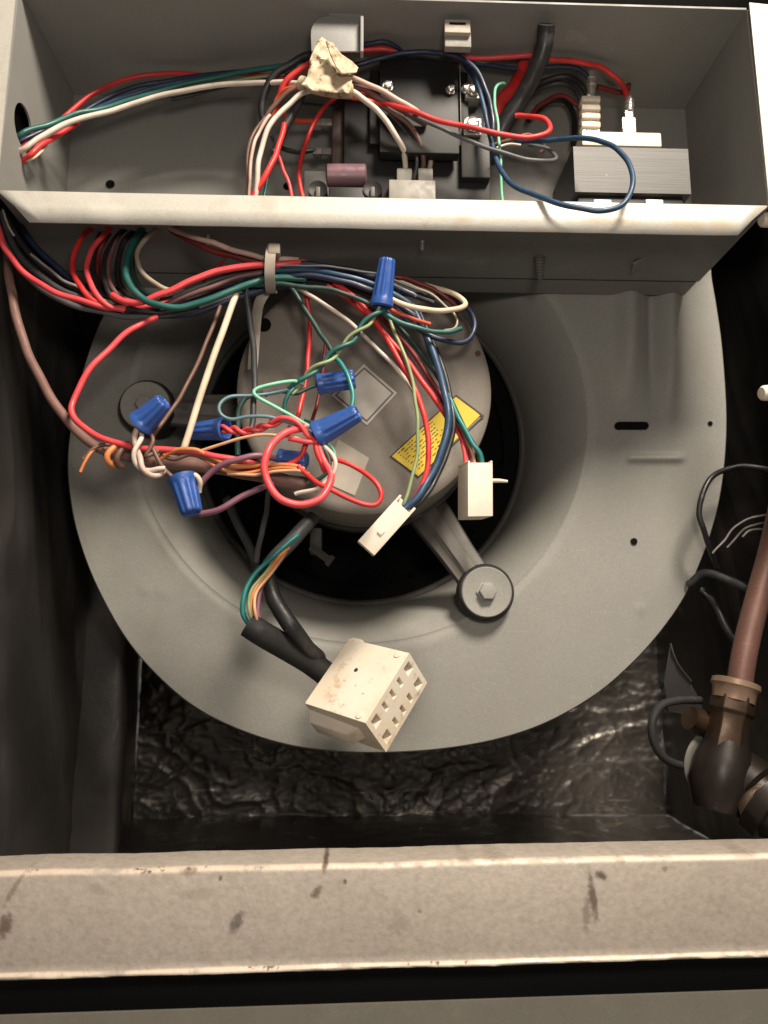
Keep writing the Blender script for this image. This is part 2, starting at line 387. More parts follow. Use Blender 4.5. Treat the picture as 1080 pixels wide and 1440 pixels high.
# lower panel, and a black sheet painted in for the shade of the gap
lp = empty('lower_panel', P(540, 1440, 388), 'dim grey lower access panel edge below the sill', 'panel')
m = MB()
def gl(x): return 1429-36*x/1080
a = P(x0, gl(x0), 384); b = P(x1, gl(x1), 384)
m.prism([a, b, b-Vector((0, 0, .10)), a-Vector((0, 0, .10))], (0, .0015, 0))
M_LOW = steel('dull_lower_panel', (.16, .15, .125), .6, .2, dustamt=.2)
m.build('panel_sheet', M_LOW, lp)
m = MB(); a = P(x0, 1330, 402); b = P(x1, 1320, 402)
m.prism([a, b, b-Vector((0, 0, .07)), a-Vector((0, 0, .07))], (0, .002, 0)); m.build('gap_shade', M_BLACK, lp)

# ---- control box
BX0, BX1, BZ0, BZ1, BY0, BY1, BYT = -195.5, 228.5, 239, 368, 390, 479, 392
cb = empty('control_box', V(16, 435, 239), 'open grey sheet metal control box full of wiring above the blower', 'box')
TH = 1.2
# bottom panel and flange
m = MB(); m.box(V((BX0+BX1)/2, (BY0+500)/2, BZ0+TH/2), ((BX1-BX0)/1000, 0, 0), (0, (500-BY0)/1000, 0), (0, 0, TH/1000)); m.build('bottom_panel', M_BOX, cb)
m = MB(); vs = []
NX = 60
for i in range(NX+1):
    u = i/NX
    for k, (zz, ins) in enumerate(((BZ0+TH, 0), (BZ0+.2, 0), (BZ0-8, 9.5), (BZ0-17.4, 18.2))):
        xx = BX0+ins + (BX1-BX0-2*ins)*u
        vs.append(V(xx, BY0-.3-(0 if k == 0 else 1.2) + .35*noise.noise(Vector((xx*.02, k*.6, 1))), zz + (.25*noise.noise(Vector((xx*.05, 9, 1))) if k == 3 else 0)))
fs = [(i*4+k, (i+1)*4+k, (i+1)*4+k+1, i*4+k+1) for i in range(NX) for k in range(3)]
m.add(vs, fs); fl = m.build('front_flange', M_FLANGE, cb, angle=30)
sd = fl.modifiers.new('thickness', 'SOLIDIFY'); sd.thickness = .0011; sd.offset = 0
# back, top, sides
m = MB(); m.box(V((BX0+BX1)/2, BY1, (BZ0+BZ1)/2), ((BX1-BX0)/1000, 0, 0), (0, TH/1000, 0), (0, 0, (BZ1-BZ0)/1000)); m.build('back_panel', M_BOX, cb)
m = MB(); m.box(V((BX0+BX1)/2, (BYT+BY1)/2, BZ1+.8), ((BX1-BX0)/1000, 0, 0), (0, (BY1-BYT)/1000, 0), (0, 0, TH/1000)); m.build('top_panel', M_BOX, cb)
def side(x, s, hole=None):
    # side wall: slanted front edge, turned-out flange
    q = [(BY0-2, BZ0), (BY1, BZ0), (BY1, BZ1), (BYT, BZ1)]
    m = MB()
    if not hole: m.prism([V(x, y, z) for y, z in q], (s*TH/1000, 0, 0))
    else:
        hy, hz, hr = hole; N = 32
        ring = [(hy+hr*math.cos(2*math.pi*k/N), hz+hr*1.05*math.sin(2*math.pi*k/N)) for k in range(N)]
        outer = []
        for k in range(N):
            a = 2*math.pi*k/N; dy, dz = math.cos(a), math.sin(a); best = 1e9
            for i in range(4):
                (ay, az), (by, bz) = q[i], q[(i+1) % 4]
                ey, ez = by-ay, bz-az; den = dy*ez-dz*ey
                if abs(den) < 1e-9: continue
                tt = ((ay-hy)*ez-(az-hz)*ey)/den; uu = ((ay-hy)*dz-(az-hz)*dy)/den
                if tt > 0 and -1e-6 <= uu <= 1+1e-6: best = min(best, tt)
            outer.append((hy+dy*best, hz+dz*best))
        for c in q:   # snap the nearest ring point to each corner
            k = min(range(N), key=lambda k: (outer[k][0]-c[0])**2+(outer[k][1]-c[1])**2); outer[k] = c
        for dx in (0, s*TH):
            vs = [V(x+dx, y, z) for y, z in ring+outer]
            m.add(vs, [(k, (k+1) % N, (k+1) % N+N, k+N) for k in range(N)])
        b0 = 0; b1 = 2*N
        m.f += [(k, (k+1) % N, b1+(k+1) % N, b1+k) for k in range(N)] + [(N+k, N+(k+1) % N, b1+N+(k+1) % N, b1+N+k) for k in range(N)]
    return m.build('side_panel', M_BOX, cb)
hY = 400*BX0/1000/P(33, 178, 400).x; hZ = (P(33, 178, hY).z-CAM.z)*1000
side(BX0, -1, (hY, hZ, 12)); side(BX1, 1)
def sflange(x, s, w, mat):
    m = MB(); m.prism([V(x, BY0-3.3, BZ0-1), V(x+s*w, BY0-1, BZ0-1), V(x+s*w, BYT-1, BZ1+2), V(x, BYT-3.3, BZ1+2)], (0, .0011, 0)); return m.build('side_flange', mat, cb)
sflange(BX0-.2, -1, 26, M_FLANGE); sflange(BX1+.2, 1, 26, M_FLANGE)
# small holes and clips of the box
def disc(name, px, py, Y, r, mat, parent, h=.0006, n=20):
    m = MB(); m.lathe(P(px, py, Y), (0, -1, 0), [(0, r), (h, r)], n); return m.build(name, mat, parent)
disc('punched_hole', 155, 259, 477.9, .0030, M_HOLE_SHADE, cb, .0002)
disc('punched_hole', 404, 262, 477.9, .0028, M_HOLE_SHADE, cb, .0002)
# screw tip and clip under the box floor
scr = P(757, 356, 452)
def screw(name, p, r, L, parent, mat, ax=(0, 0, -1)):
    m = MB(); pr = [(0, r)]
    for i in range(7): pr += [(L*(i+.5)/7*.9, r*(.8-.05*i)), (L*(i+1)/7*.9, r*(1-.06*i))]
    pr.append((L, r*.15)); m.lathe(p, ax, pr, 14); return m.build(name, mat, parent)
screw('screw_tip', Vector((scr.x, .450, CAM.z+.2388)), .0038, .015, cb, M_ARM)
screw('screw_tip', Vector((P(594, 376, 430).x, .432, CAM.z+.2388)), .0016, .006, cb, M_BRIGHT)
screw('screw_tip', Vector((P(292, 352, 430).x, .430, CAM.z+.2388)), .0016, .006, cb, M_BRIGHT)
m = MB(); a = P(890, 372, 450); b = P(925, 356, 446)
m.prism([a, b, b+Vector((.003, .010, .003)), a+Vector((.003, .012, 0))], (0, 0, .0012)); m.build('sheet_tab', M_BOX, cb)

# ================================================================== BLOWER
AX = P(510, 580, 502)                       # inlet axis in the housing plane
bl_ = empty('blower_housing', Vector((AX.x, .60, AX.z-.21)), 'round dusty grey scroll blower housing behind the motor', 'blower')
out_px = [(170, 405), (143, 450), (120, 513), (104, 580), (96, 650), (103, 720), (120, 782), (145, 840), (178, 897), (218, 945), (270, 990), (330, 1022), (400, 1045), (470, 1055), (540, 1057), (620, 1052),
          (700, 1038), (770, 1014), (838, 975), (890, 930), (930, 885), (962, 838), (986, 785), (1003, 735), (1013, 690), (1019, 640), (1021, 590), (1019, 540), (1014, 480), (1007, 430), (1001, 395), (985, 300), (900, 190), (700, 120), (480, 120), (300, 190), (215, 310)]
op = [P(x, y, 502) for x, y in out_px]
q = op[-2:]+op+op[:3]; OUT = []
for i in range(1, len(q)-2):
    p0, p1, p2, p3 = q[i-1], q[i], q[i+1], q[min(i+2, len(q)-1)]
    for k in range(8):
        s_ = k/8; OUT.append(0.5*((2*p1)+(p2-p0)*s_+(2*p0-5*p1+4*p2-p3)*s_*s_+(3*p1-p0-3*p2+p3)*s_**3))
ang = sorted((math.atan2(p.z-AX.z, p.x-AX.x), math.hypot(p.x-AX.x, p.z-AX.z)) for p in OUT)
ang = [(ang[-1][0]-2*math.pi, ang[-1][1])]+ang+[(ang[0][0]+2*math.pi, ang[0][1])]
def Rout(a):
    for (a0, r0), (a1, r1) in zip(ang, ang[1:]):
        if a0 <= a <= a1: return r0+(r1-r0)*(a-a0)/max(1e-9, a1-a0)
    return .2
def emboss(px, py):
    f = 1-sst(py, 470, 600); d = 0
    d += 8*math.exp(-((px-884)/17)**2)*f - 4*math.exp(-((px-917)/8)**2)*f + 6*math.exp(-((px-942)/13)**2)*(1-sst(py, 500, 625))
    w = sst(px, 876, 886)*(1-sst(px, 950, 968))
    d += 3.2*math.exp(-((py-645)/5.5)**2)*w
    for bx, by, s_, a_ in ((228, 832, 12, .5), (222, 543, 10, .45), (192, 722, 14, .35), (900, 856, 8, .5), (205, 830, 9, .4)):
        d += a_*math.exp(-((px-bx)**2+(py-by)**2)/s_**2)
    d += .5*noise.noise(Vector((px*.006, py*.006, 4)))
    return d
NA = 1200
VENT = [(.1268, 584), (.1270, 572), (.1284, 559), (.1306, 547), (.1336, 536.5), (.1372, 527.5), (.1412, 519.5), (.1455, 512.5), (.1500, 506.5), (.1535, 503.0), (.1552, 503.4), (.1568, 502.3), (.160, 502)]
NR = 60; vs = []; fs = []
for i in range(NA):
    a = -math.pi+2*math.pi*i/NA; R = Rout(a); ca, sa = math.cos(a), math.sin(a)
    for r, y in VENT: vs.append(Vector((AX.x+r*ca, y/1000, AX.z+r*sa)))
    for k in range(1, NR+1):
        r = .160+(R-.160)*k/NR
        p = Vector((AX.x+r*ca, .502, AX.z+r*sa)); px, py = pix(p)
        e = emboss(px, py)*(1-sst(k/NR, .9, 1))
        p.y -= e/1000; vs.append(p)
    vs.append(Vector((AX.x+(R+.0010)*ca, .5035, AX.z+(R+.0010)*sa))); vs.append(Vector((AX.x+(R+.0006)*ca, .5075, AX.z+(R+.0006)*sa)))
    vs.append(Vector((AX.x+(R-.0020)*ca, .5085, AX.z+(R-.0020)*sa)))
nn = len(VENT)+NR+3
for i in range(NA):
    j = (i+1) % NA
    for k in range(nn-1): fs.append((i*nn+k, i*nn+k+1, j*nn+k+1, j*nn+k))
m = MB(); m.add(vs, fs); m.build('side_plate', M_HOUSE, bl_, angle=50)
vs = []; fs = []
for i in range(NA//2):
    a = -math.pi+2*math.pi*i/(NA//2); R = Rout(a)-.0021
    for y in (.508, .600): vs.append(Vector((AX.x+R*math.cos(a), y, AX.z+R*math.sin(a))))
h = NA//2
fs = [(2*i, 2*i+1, 2*((i+1) % h)+1, 2*((i+1) % h)) for i in range(h)] + [tuple(2*i+1 for i in range(h))]
m = MB(); m.add(vs, fs); m.build('scroll_wrap', M_DARKSTEEL, bl_)
# fan wheel inside, shade of the inlet painted on as flat black
m = MB(); N = 72
def ring(mb, c, r0, r1, y0, y1, n=96):
    vs = []
    for k in range(n):
        a = 2*math.pi*k/n
        for r, y in ((r0, y0), (r1, y0), (r1, y1), (r0, y1)): vs.append(Vector((c.x+r*math.cos(a), y/1000, c.z+r*math.sin(a))))
    fs = [(4*k+i, 4*k+(i+1) % 4, 4*((k+1) % n)+(i+1) % 4, 4*((k+1) % n)+i) for k in range(n) for i in range(4)]
    mb.add(vs, fs)
ring(m, AX, .112, .1262, 586, 588); wr = m.build('wheel_rim', M_HOLE_SHADE, bl_)
m = MB(); m.tube([Vector((AX.x+.1256*math.cos(2*math.pi*k/96), .5780, AX.z+.1256*math.sin(2*math.pi*k/96))) for k in range(97)], .0032, 10, caps=False); m.build('inlet_lip', M_DARKSTEEL, bl_)  # dark steel paints in the shade on the lip
m = MB(); N = 46
for k in range(N):
    a = 2*math.pi*k/N; pts = []
    for j, (r, da) in enumerate(((.108, 0), (.114, .03), (.120, .085), (.1245, .16))):
        for y in (.588, .596): pts.append(Vector((AX.x+r*math.cos(a+da), y, AX.z+r*math.sin(a+da))))
    m.add(pts, [(0, 1, 3, 2), (2, 3, 5, 4), (4, 5, 7, 6)])
m.build('wheel_blades', M_HOLE_SHADE, bl_)
m = MB(); ring(m, AX, .02, .1255, 597, 598); m.build('wheel_back_plate', M_HOLE_SHADE, bl_)
# openings in the plate
m = MB(); Yp = 501
sl = []
for k in range(10): a = math.pi/2+math.pi*k/9; sl.append(P(870+5.5*math.cos(a), 598.5-5.5*math.sin(a), 500.6))
for k in range(10): a = -math.pi/2+math.pi*k/9; sl.append(P(907+5.5*math.cos(a), 598.5-5.5*math.sin(a), 500.6))
m.prism(sl, (0, .004, 0)); m.build('slot_opening', M_HOLE_SHADE, bl_)
for px, py, r in ((891, 761.5, 4.8), (998, 596, 3.5)): disc('punched_hole', px, py, 502.2, r*.00047, M_HOLE_SHADE, bl_, .0011)

# ================================================================== MOTOR
AXM = P(513, 545, 450)
mo = empty('blower_motor', Vector((AXM.x, .48, AXM.z-.078)), 'round brown grey electric motor facing forward in the blower inlet', 'motor')
R = .0785
m = MB(); c0 = Vector((AXM.x, .450, AXM.z))
m.lathe(c0, (0, 1, 0), [(0.0002, .001), (0.0002, .030), (0, .0305), (0, .062), (.0003, R-.006), (.0010, R-.0028), (.0030, R-.0006), (.006, R), (.040, R), (.0405, R-.0015), (.043, R-.0015), (.0435, R), (.066, R), (.072, R-.004), (.074, R-.02)], 96)
m.build('shell', M_MOTOR, mo, angle=30)
m = MB(); ring(m, c0, R+.0002, R+.0022, 503, 514); band = m.build('belly_band', M_DARKSTEEL, mo)
m = MB(); a = P(430, 762, 508); m.boxpx(436, 742, 452, 778, 499, 512); m.build('band_lug', M_DARKSTEEL, mo, bevel=.001)
m = MB(); m.lathe(P(444, 774, 499), (.75, 0, -.55), [(-.004, .0028), (.010, .0028), (.010, .0042), (.013, .0042)], 6); m.build('clamp_bolt', M_DARKSTEEL, mo)
disc('shell_hole', 371, 457, 449.9, .0045, M_HOLE_SHADE, mo, .0003)
disc('rust_spot', 672, 497, 449.9, .0018, plastic('rust', (.09, .035, .025), .7), mo, .0002)
disc('rust_spot', 407, 600, 449.9, .0012, _wc['rust'], mo, .0002)
def mount(cx, cy, k):
    c = P(cx, cy, 494); d = Vector((AXM.x-c.x, 0, AXM.z-c.z)); L = d.length; d.normalize(); s_ = Vector((d.z, 0, -d.x))
    m = MB(); e = L-R+.003; vs = []
    rows = ((-.004, .0105, 0), (.004, .0125, 0), (.016, .0115, .001), (.030, .0120, .004), (e, .0150, .010))
    for dist, w, dy in rows:
        for sx, lift in ((-1, .0045), (-.86, .0005), (-.45, 0), (-.3, -.0028), (.3, -.0028), (.45, 0), (.86, .0005), (1, .0045)):
            vs.append(c + d*dist + s_*w*sx + Vector((0, .0012+dy+(lift if dist > .005 else max(lift, 0)*.3), 0)))
    fs = [(i*8+j, i*8+j+1, i*8+8+j+1, i*8+8+j) for i in range(len(rows)-1) for j in range(7)]
    m.add(vs, fs); arm = m.build('mount_arm', M_ARM, mo, angle=50)
    so = arm.modifiers.new('thickness', 'SOLIDIFY'); so.thickness = .0018
    m = MB(); m.lathe(c+Vector((0, .0095, 0)), (0, -1, 0), [(-.016, .0160), (0, .0175), (.001, .0182), (.0055, .0186), (.0090, .0186), (.0116, .0172), (.0118, .012)], 40); m.build('rubber_grommet', M_RUBBER, arm)
    m = MB(); m.lathe(c+Vector((0, -.0026, 0)), (0, -1, 0), [(0, .0162), (.0012, .0162), (.0019, .0156), (.0014, .0128), (.0009, .0078), (.0009, .001)], 40); m.build('cup_washer', M_HOUSE, arm)
    m = MB(); m.lathe(c+Vector((0, -.0034, 0)), (.1, -1, .05), [(0, .0070), (.0007, .0070), (.0008, .0056), (.0040, .0060), (.0048, .0052), (.0050, .001)], 6); m.build('hex_bolt', M_HOUSE, arm, bevel=.0008)
mount(683, 833, 0); mount(206, 572, 1)
# stickers
def sticker(name, pts, mat, parent, Y=449.6, th=.00025):
    m = MB(); m.prism([P(x, y, Y) for x, y in pts], (0, th, 0)); return m.build(name, mat, parent)
sq = [(512, 512), (558.5, 552.5), (516, 598), (466, 556)]
st = sticker('square_label', sq, M_LABEL, mo); tag(st, 'small square pale grey label turned on its corner')
cx = sum(p[0] for p in sq)/4; cy = sum(p[1] for p in sq)/4
def ins(k): return [(cx+(x-cx)*k, cy+(y-cy)*k) for x, y in sq]
sticker('label_border', ins(.90), M_ARM, st, 449.45); sticker('label_field', ins(.83), M_LABEL, st, 449.3)
tag(sticker('paper_sticker', [(476, 618), (519, 644), (499, 697), (452, 676)], M_LABEL2, mo), 'faded white paper sticker')
yl = [(641.5, 555), (675, 584), (588, 672), (548, 642)]
ys = sticker('warning_label', yl, M_YELLOW, mo); tag(ys, 'yellow warning label with dark rim')
gx = lambda u, v: (yl[3][0]+(yl[0][0]-yl[3][0])*u+(yl[2][0]-yl[3][0])*v, yl[3][1]+(yl[0][1]-yl[3][1])*u+(yl[2][1]-yl[3][1])*v)
def rim(u0, v0, u1, v1, mb, Y=449.45): mb.prism([P(*gx(u0, v0), Y), P(*gx(u1, v0), Y), P(*gx(u1, v1), Y), P(*gx(u0, v1), Y)], (0, .0002, 0))
m = MB()
for u0, v0, u1, v1 in ((0, 0, 1, .035), (0, .965, 1, 1), (0, .035, .018, .965), (.982, .035, 1, .965)): rim(u0, v0, u1, v1, m)
m.build('label_rim', M_INK, ys)
m = MB()
for v_ in (.10, .19, .28, .37, .46, .55, .64, .73, .82):
    u0 = .08
    while u0 < (.60 if v_ < .7 else .45):
        L_ = random.choice((.015, .025, .035, .05))
        rim(u0, v_-.012, u0+L_, v_+.012, m); u0 += L_+random.choice((.012, .02, .05))
m.build('label_print', M_INK, ys)
# ================================================================== CONTENTS OF THE CONTROL BOX
def base(x0, y0, x1, y1, Yf, Yb):
    a = P((x0+x1)/2, y1, Yf); return Vector((a.x, (Yf+Yb)/2000, a.z))
# contactor
ct = empty('contactor', base(490, 85, 690, 278, 445, 495), 'black power contactor with silver screw terminals in the control box', 'contactor')
m = MB(); m.boxpx(484, 122, 690, 290, 440, 478); m.build('lower_body', M_BLACK, ct, bevel=.0012)
m = MB(); m.boxpx(534, 84, 646, 216, 428, 436); m.boxpx(520, 98, 660, 205, 435, 450); fp = m.build('face_plate', M_BLACK, ct, bevel=.0008)
tag(fp, 'flat dull black face plate')
m = MB(); m.boxpx(646.3, 88, 648.6, 172, 427, 442); m.build('metal_divider', M_LIGHTTAB, ct)
m = MB(); m.boxpx(648, 190, 690, 250, 434, 446); m.build('side_block', M_BLACK, ct, bevel=.001)
def termscrew(px, py, Y, r, parent, name='terminal_screw'):
    m = MB(); c = P(px, py, Y)
    m.lathe(c, (0.15, -1, .1), [(0, r*1.25), (.0008, r*1.25), (.0008, r), (.0028, r), (.0034, r*.7), (.0034, .0003)], 18)
    m.box(c+Vector((.0004, -.0034, .0003)), (r*1.5, 0, r*.5), (0, .0006, 0), (-.0003, 0, .0008))
    return m.build(name, M_BRIGHT, parent)
for px, py, Y, r in ((545, 123, 427.6, .0026), (633, 128, 427.6, .0024), (665, 128, 431, .0034), (655, 127, 432, .0026), (664, 176, 431, .0042)): termscrew(px, py, Y, r, ct)
m = MB(); m.boxpx(654, 118, 676, 138, 432, 442); m.build('terminal_plate', M_BRIGHT, ct, bevel=.0005)
m = MB(); m.boxpx(652, 166, 677, 190, 432, 442); m.build('terminal_plate', M_BRIGHT, ct, bevel=.0005)
# brown relay bar with spade terminals
rb = empty('relay_bar', base(466, 140, 492, 238, 446, 480), 'narrow dark brown terminal bar left of the black contactor', 'terminal bar')
M_BROWNP = plastic('dark_brown_plastic', (.045, .026, .018), .45)
m = MB(); m.boxpx(468, 132, 488, 240, 446, 478); m.build('bar_body', M_BROWNP, rb, bevel=.0008)
for py in (171, 212):
    m = MB(); m.boxpx(448, py-5, 470, py+5, 449, 451); m.boxpx(440, py-4.5, 452, py+4.5, 447.5, 453); m.build('spade_terminal', M_BRIGHT if py < 200 else M_ARM, rb, bevel=.0006)
# fuse holder with mauve body on a plate
fh = empty('fuse_holder', base(432, 238, 545, 300, 436, 470), 'mauve glazed cylinder in a black holder on a grey plate', 'fuse holder')
m = MB(); m.boxpx(428, 240, 544, 300, 452, 454); m.build('mount_plate', M_LIGHTTAB, fh, bevel=.0005)
m = MB(); a = P(458, 247, 436); b = P(516, 247, 436)
m.lathe(a, b-a, [(0, .002), (.0004, .0058), (.0012, .0068), ((b-a).length-.0012, .0068), ((b-a).length-.0004, .0058), ((b-a).length, .002)], 28); m.build('fuse_body', M_PURPLE, fh)
m = MB(); m.boxpx(462, 262, 514, 300, 433, 450); m.build('holder_base', M_BLACK, fh, bevel=.001)
for px in (447, 524):
    m = MB(); m.lathe(P(px, 266, 432), (0, 1, 0), [(.001, .0038), (0, .0058), (.012, .0062), (.012, .001)], 24); cl = m.build('holder_clip', M_BLACK, fh)
    m = MB(); m.boxpx(px-3, 262, px+3, 276, 430.5, 432.5); m.build('clip_screw', M_ARM, cl, bevel=.0006)
# grey plug with white wires
tp = empty('terminal_plug', base(548, 240, 614, 300, 432, 460), 'grey beige two slot plug below the contactor with wires pushed in', 'plug')
M_PLUGGREY = plastic('grey_beige_plastic', (.26, .245, .215), .5)
m = MB(); m.boxpx(547, 252, 613, 300, 432, 456); m.build('plug_body', M_PLUGGREY, tp, bevel=.0008)
for a_, b_ in ((558, 580), (588, 609)):
    m = MB(); m.boxpx(a_, 236, b_, 254, 435, 450); m.build('wire_socket', M_PLUGGREY, tp, bevel=.0008)
# bracket tab, clip
bt = MB()
pl = [P(438, 72, 403), P(437, 50, 403)]+[P(462-25*math.cos(math.pi/2*k/8), 47-25*math.sin(math.pi/2*k/8), 403) for k in range(1, 9)]+[P(509, 22, 403), P(509, 72, 403)]
bt.prism(pl, (0, .0012, 0)); bt.boxpx(507, 22, 511, 72, 398, 403.5); bt.boxpx(462, 17, 511, 23, 403, 404.2)
tag(bt.build('bracket_tab', M_LIGHTTAB, bevel=.0003), 'pale grey rounded bracket tab hanging from the box top behind masking tape', 'bracket')
cl = empty('cable_clip', base(625, 27, 662, 66, 402, 412), 'small square beige clip on the upper panel above the contactor', 'clip')
m = MB(); m.boxpx(625, 24, 663, 66, 405, 410); m.build('clip_base', M_PLUGGREY, cl, bevel=.0008)
m = MB(); m.boxpx(625, 27, 662, 46, 401.5, 405.2); m.build('clip_flap', M_LABEL2, cl, bevel=.0008)
m = MB(); m.boxpx(632, 31, 655, 34, 401, 402.5); m.build('clip_slot', M_HOLE_SHADE, cl)
# transformer
tf = empty('transformer', base(805, 183, 970, 330, 425, 478), 'grey laminated iron transformer with cream bobbin at the right of the box', 'transformer')
m = MB(); a = P(806, 206, 425); b = P(972, 273, 425)
vs = []
NL = 30
for k in range(NL):       # stacked laminations
    z0 = b.z+(a.z-b.z)*k/NL; z1 = b.z+(a.z-b.z)*(k+.999)/NL; j = random.uniform(-.00003, .00003)
    m.box((( a.x+b.x)/2+j, .450+j, (z0+z1)/2), (b.x-a.x, 0, 0), (0, .050, 0), (0, 0, z1-z0))
m.box(((a.x+b.x)/2, .4505, (a.z+b.z)/2), (b.x-a.x-.0008, 0, 0), (0, .049, 0), (0, 0, a.z-b.z-.0002))
m.build('laminated_core', M_CORE, tf, smooth=False)
m = MB(); m.boxpx(818, 184, 931, 206, 428, 474); m.build('bobbin_flange', M_NYLON, tf, bevel=.001)
m = MB(); m.boxpx(812, 274, 962, 296, 428, 474); m.build('lower_winding', M_BLACK, tf, bevel=.001)
for px in (848, 921): m = MB(); m.boxpx(px-13, 280, px+13, 300, 424.5, 429); m.build('terminal_tab', M_NYLON, tf, bevel=.0006)
for px in (835, 930):
    c = P(px, 296, 432); z1 = c.z+.002; z0 = CAM.z+.2404
    m = MB(); m.box((c.x, .448, (z0+z1)/2), (.008, 0, 0), (0, .03, 0), (0, 0, z1-z0)); m.build('mount_foot', M_CORE, tf)
def spade(px, py0, py1, Y, parent):
    """upright spade terminal: flag receptacle with a crimped barrel above"""
    m = MB(); h = py1-py0
    m.boxpx(px-10, py0+h*.55, px+10, py1, Y-2, Y+2); m.boxpx(px-6, py0+h*.34, px+6, py0+h*.58, Y-1.2, Y+1.2)
    a = P(px, py0, Y); b = P(px, py0+h*.4, Y); m.tube([a, a.lerp(b, .5), b], .0027, 12)
    for f_ in (.12, .26): q_ = a.lerp(b, f_*2); m.tube([q_, q_+Vector((0, 0, -.0012))], .0031, 12)
    return m.build('spade_terminal', M_BRIGHT, parent, bevel=.0004)
spade(885, 138, 186, 436, tf); spade(831, 102, 186, 440, tf)
m = MB()
for k in range(4): m.boxpx(818, 134+k*12, 845, 142+k*12, 436, 444)
m.build('terminal_block', M_NYLON, tf, bevel=.0008)
m = MB(); m.boxpx(820, 176, 843, 190, 438, 446); m.build('terminal_tab', M_BRIGHT, tf)
# masking tape flag round the bundle
tt = empty('masking_tape', P(462, 128, 418), 'crumpled soiled masking tape flag wrapped round the upper wire bundle', 'tape')
def crumple(name, pts, Y, amp, seed, tilt=(0, 0)):
    bm = bmesh.new(); c = Vector((sum(p[0] for p in pts)/len(pts), sum(p[1] for p in pts)/len(pts), 0))
    vs = [bm.verts.new((p[0], p[1], 0)) for p in pts]; bm.faces.new(vs)
    bmesh.ops.triangulate(bm, faces=bm.faces); bmesh.ops.subdivide_edges(bm, edges=bm.edges, cuts=7, use_grid_fill=True)
    bmesh.ops.triangulate(bm, faces=bm.faces)
    m = MB(); bm.verts.index_update(); out = []
    for v in bm.verts:
        n_ = noise.noise(Vector((v.co.x*.035, v.co.y*.035, seed)))*amp + abs(noise.noise(Vector((v.co.x*.06, v.co.y*.05, seed+3))))*amp*1.6 + abs(noise.noise(Vector((v.co.x*.13, v.co.y*.11, seed+8))))*amp*.6
        out.append(P(v.co.x, v.co.y, Y+n_+tilt[0]*(v.co.x-c.x)+tilt[1]*(v.co.y-c.y)))
    m.add(out, [tuple(v.index for v in f.verts) for f in bm.faces]); bm.free()
    o = m.build(name, M_TAPE, tt, angle=75); s_ = o.modifiers.new('thickness', 'SOLIDIFY'); s_.thickness = .0008; return o
crumple('tape_front', [(437, 82), (446, 58), (453, 52), (461, 58), (464, 75), (474, 92), (497, 101), (494, 120), (490, 131), (468, 130), (440, 127), (424, 119), (432, 108)], 397, 3.4, 2.1, (.06, -.10))
crumple('tape_fold', [(458, 57), (468, 60), (480, 76), (495, 86), (504, 95), (501, 101), (481, 104), (474, 95), (466, 78)], 391, 2.6, 5.7, (.18, -.10))
m = MB(); m.tube(pxpath([(424, 117, 416), (445, 122, 412), (470, 127, 412), (495, 128, 414)]), [.0035, .005, .0065, .007, .0065, .006, .005]*3 if False else .0042, 14); m.build('tape_wrap', M_TAPE, tt)

# ================================================================== WIRES
def wire(label, mat, w, pts, name='wire', cat='wire', group=None, parent=None, path=None, tip=False):
    path = path or pxpath(pts)
    Ym = sum(p.y for p in path)/len(path)*1000
    r = w/2*Ym/1080/1000*.90
    sd_ = random.random()*50
    n = len(path)
    for i in range(1, n-1):
        path[i] = path[i] + Vector((noise.noise(Vector((i*.13, sd_, 0))), noise.noise(Vector((i*.13, sd_, 5))), noise.noise(Vector((i*.13, sd_, 9)))))*.0009
    m = MB(); m.tube(path, r, 12)
    o = m.build(name, WM[mat], parent, angle=60)
    if not parent: tag(o, label, cat, group)
    return o
def twist(pts, off, turns, ph):
    p = pxpath(pts); L = [0]
    for a, b in zip(p, p[1:]): L.append(L[-1]+(b-a).length)
    # resample finely
    n = max(24, int(turns*14)); out = []; 
    for i in range(n+1):
        d = L[-1]*i/n; k = max(j for j in range(len(L)) if L[j] <= d+1e-9); k = min(k, len(p)-2)
        q_ = p[k].lerp(p[k+1], (d-L[k])/max(1e-9, L[k+1]-L[k])); t_ = (p[k+1]-p[k]).normalized()
        u = t_.cross(Vector((0, 1, 0))).normalized(); w_ = t_.cross(u); a = 2*math.pi*turns*i/n+ph
        out.append(q_+(u*math.cos(a)+w_*math.sin(a))*off)
    return out
UB = 'wires in the control box'; LB = 'wires below the control box'
# --- upper harness from the left hole
wire('red wire arching highest out of the hole in the left box wall', 'red', 8, [(10, 214, 418), (32, 207, 414), (62, 190, 418), (95, 161, 428), (125, 136, 436), (160, 118, 442), (200, 106, 446), (245, 103, 448), (290, 106, 446), (340, 104, 440), (400, 108, 432)], group=UB)
wire('navy wire just under the high red wire from the left hole', 'navy', 8, [(12, 206, 418), (35, 197, 416), (100, 166, 430), (150, 139, 438), (200, 120, 442), (250, 112, 444), (320, 104, 440), (385, 95, 432), (450, 84, 428)], group=UB)
wire('second dark blue wire along the left upper bundle, below the navy one', 'blue', 7, [(12, 203, 420), (38, 193, 418), (110, 163, 432), (170, 139, 438), (225, 122, 440), (290, 110, 440), (350, 100, 436), (420, 92, 430)], group=UB)
wire('dark green wire entering the hole in the left box wall', 'green', 9, [(4, 206, 420), (26, 193, 409), (48, 181, 411), (95, 165, 420), (145, 152, 428), (200, 136, 432), (250, 121, 434), (320, 105, 432), (388, 94, 426), (430, 92, 424)], group=UB)
wire('thin yellow green wire lying above the long white wire at left', 'yellowgreen', 5, [(120, 166, 430), (170, 150, 432), (215, 137, 433), (270, 124, 434), (330, 113, 432), (400, 104, 428)], group=UB)
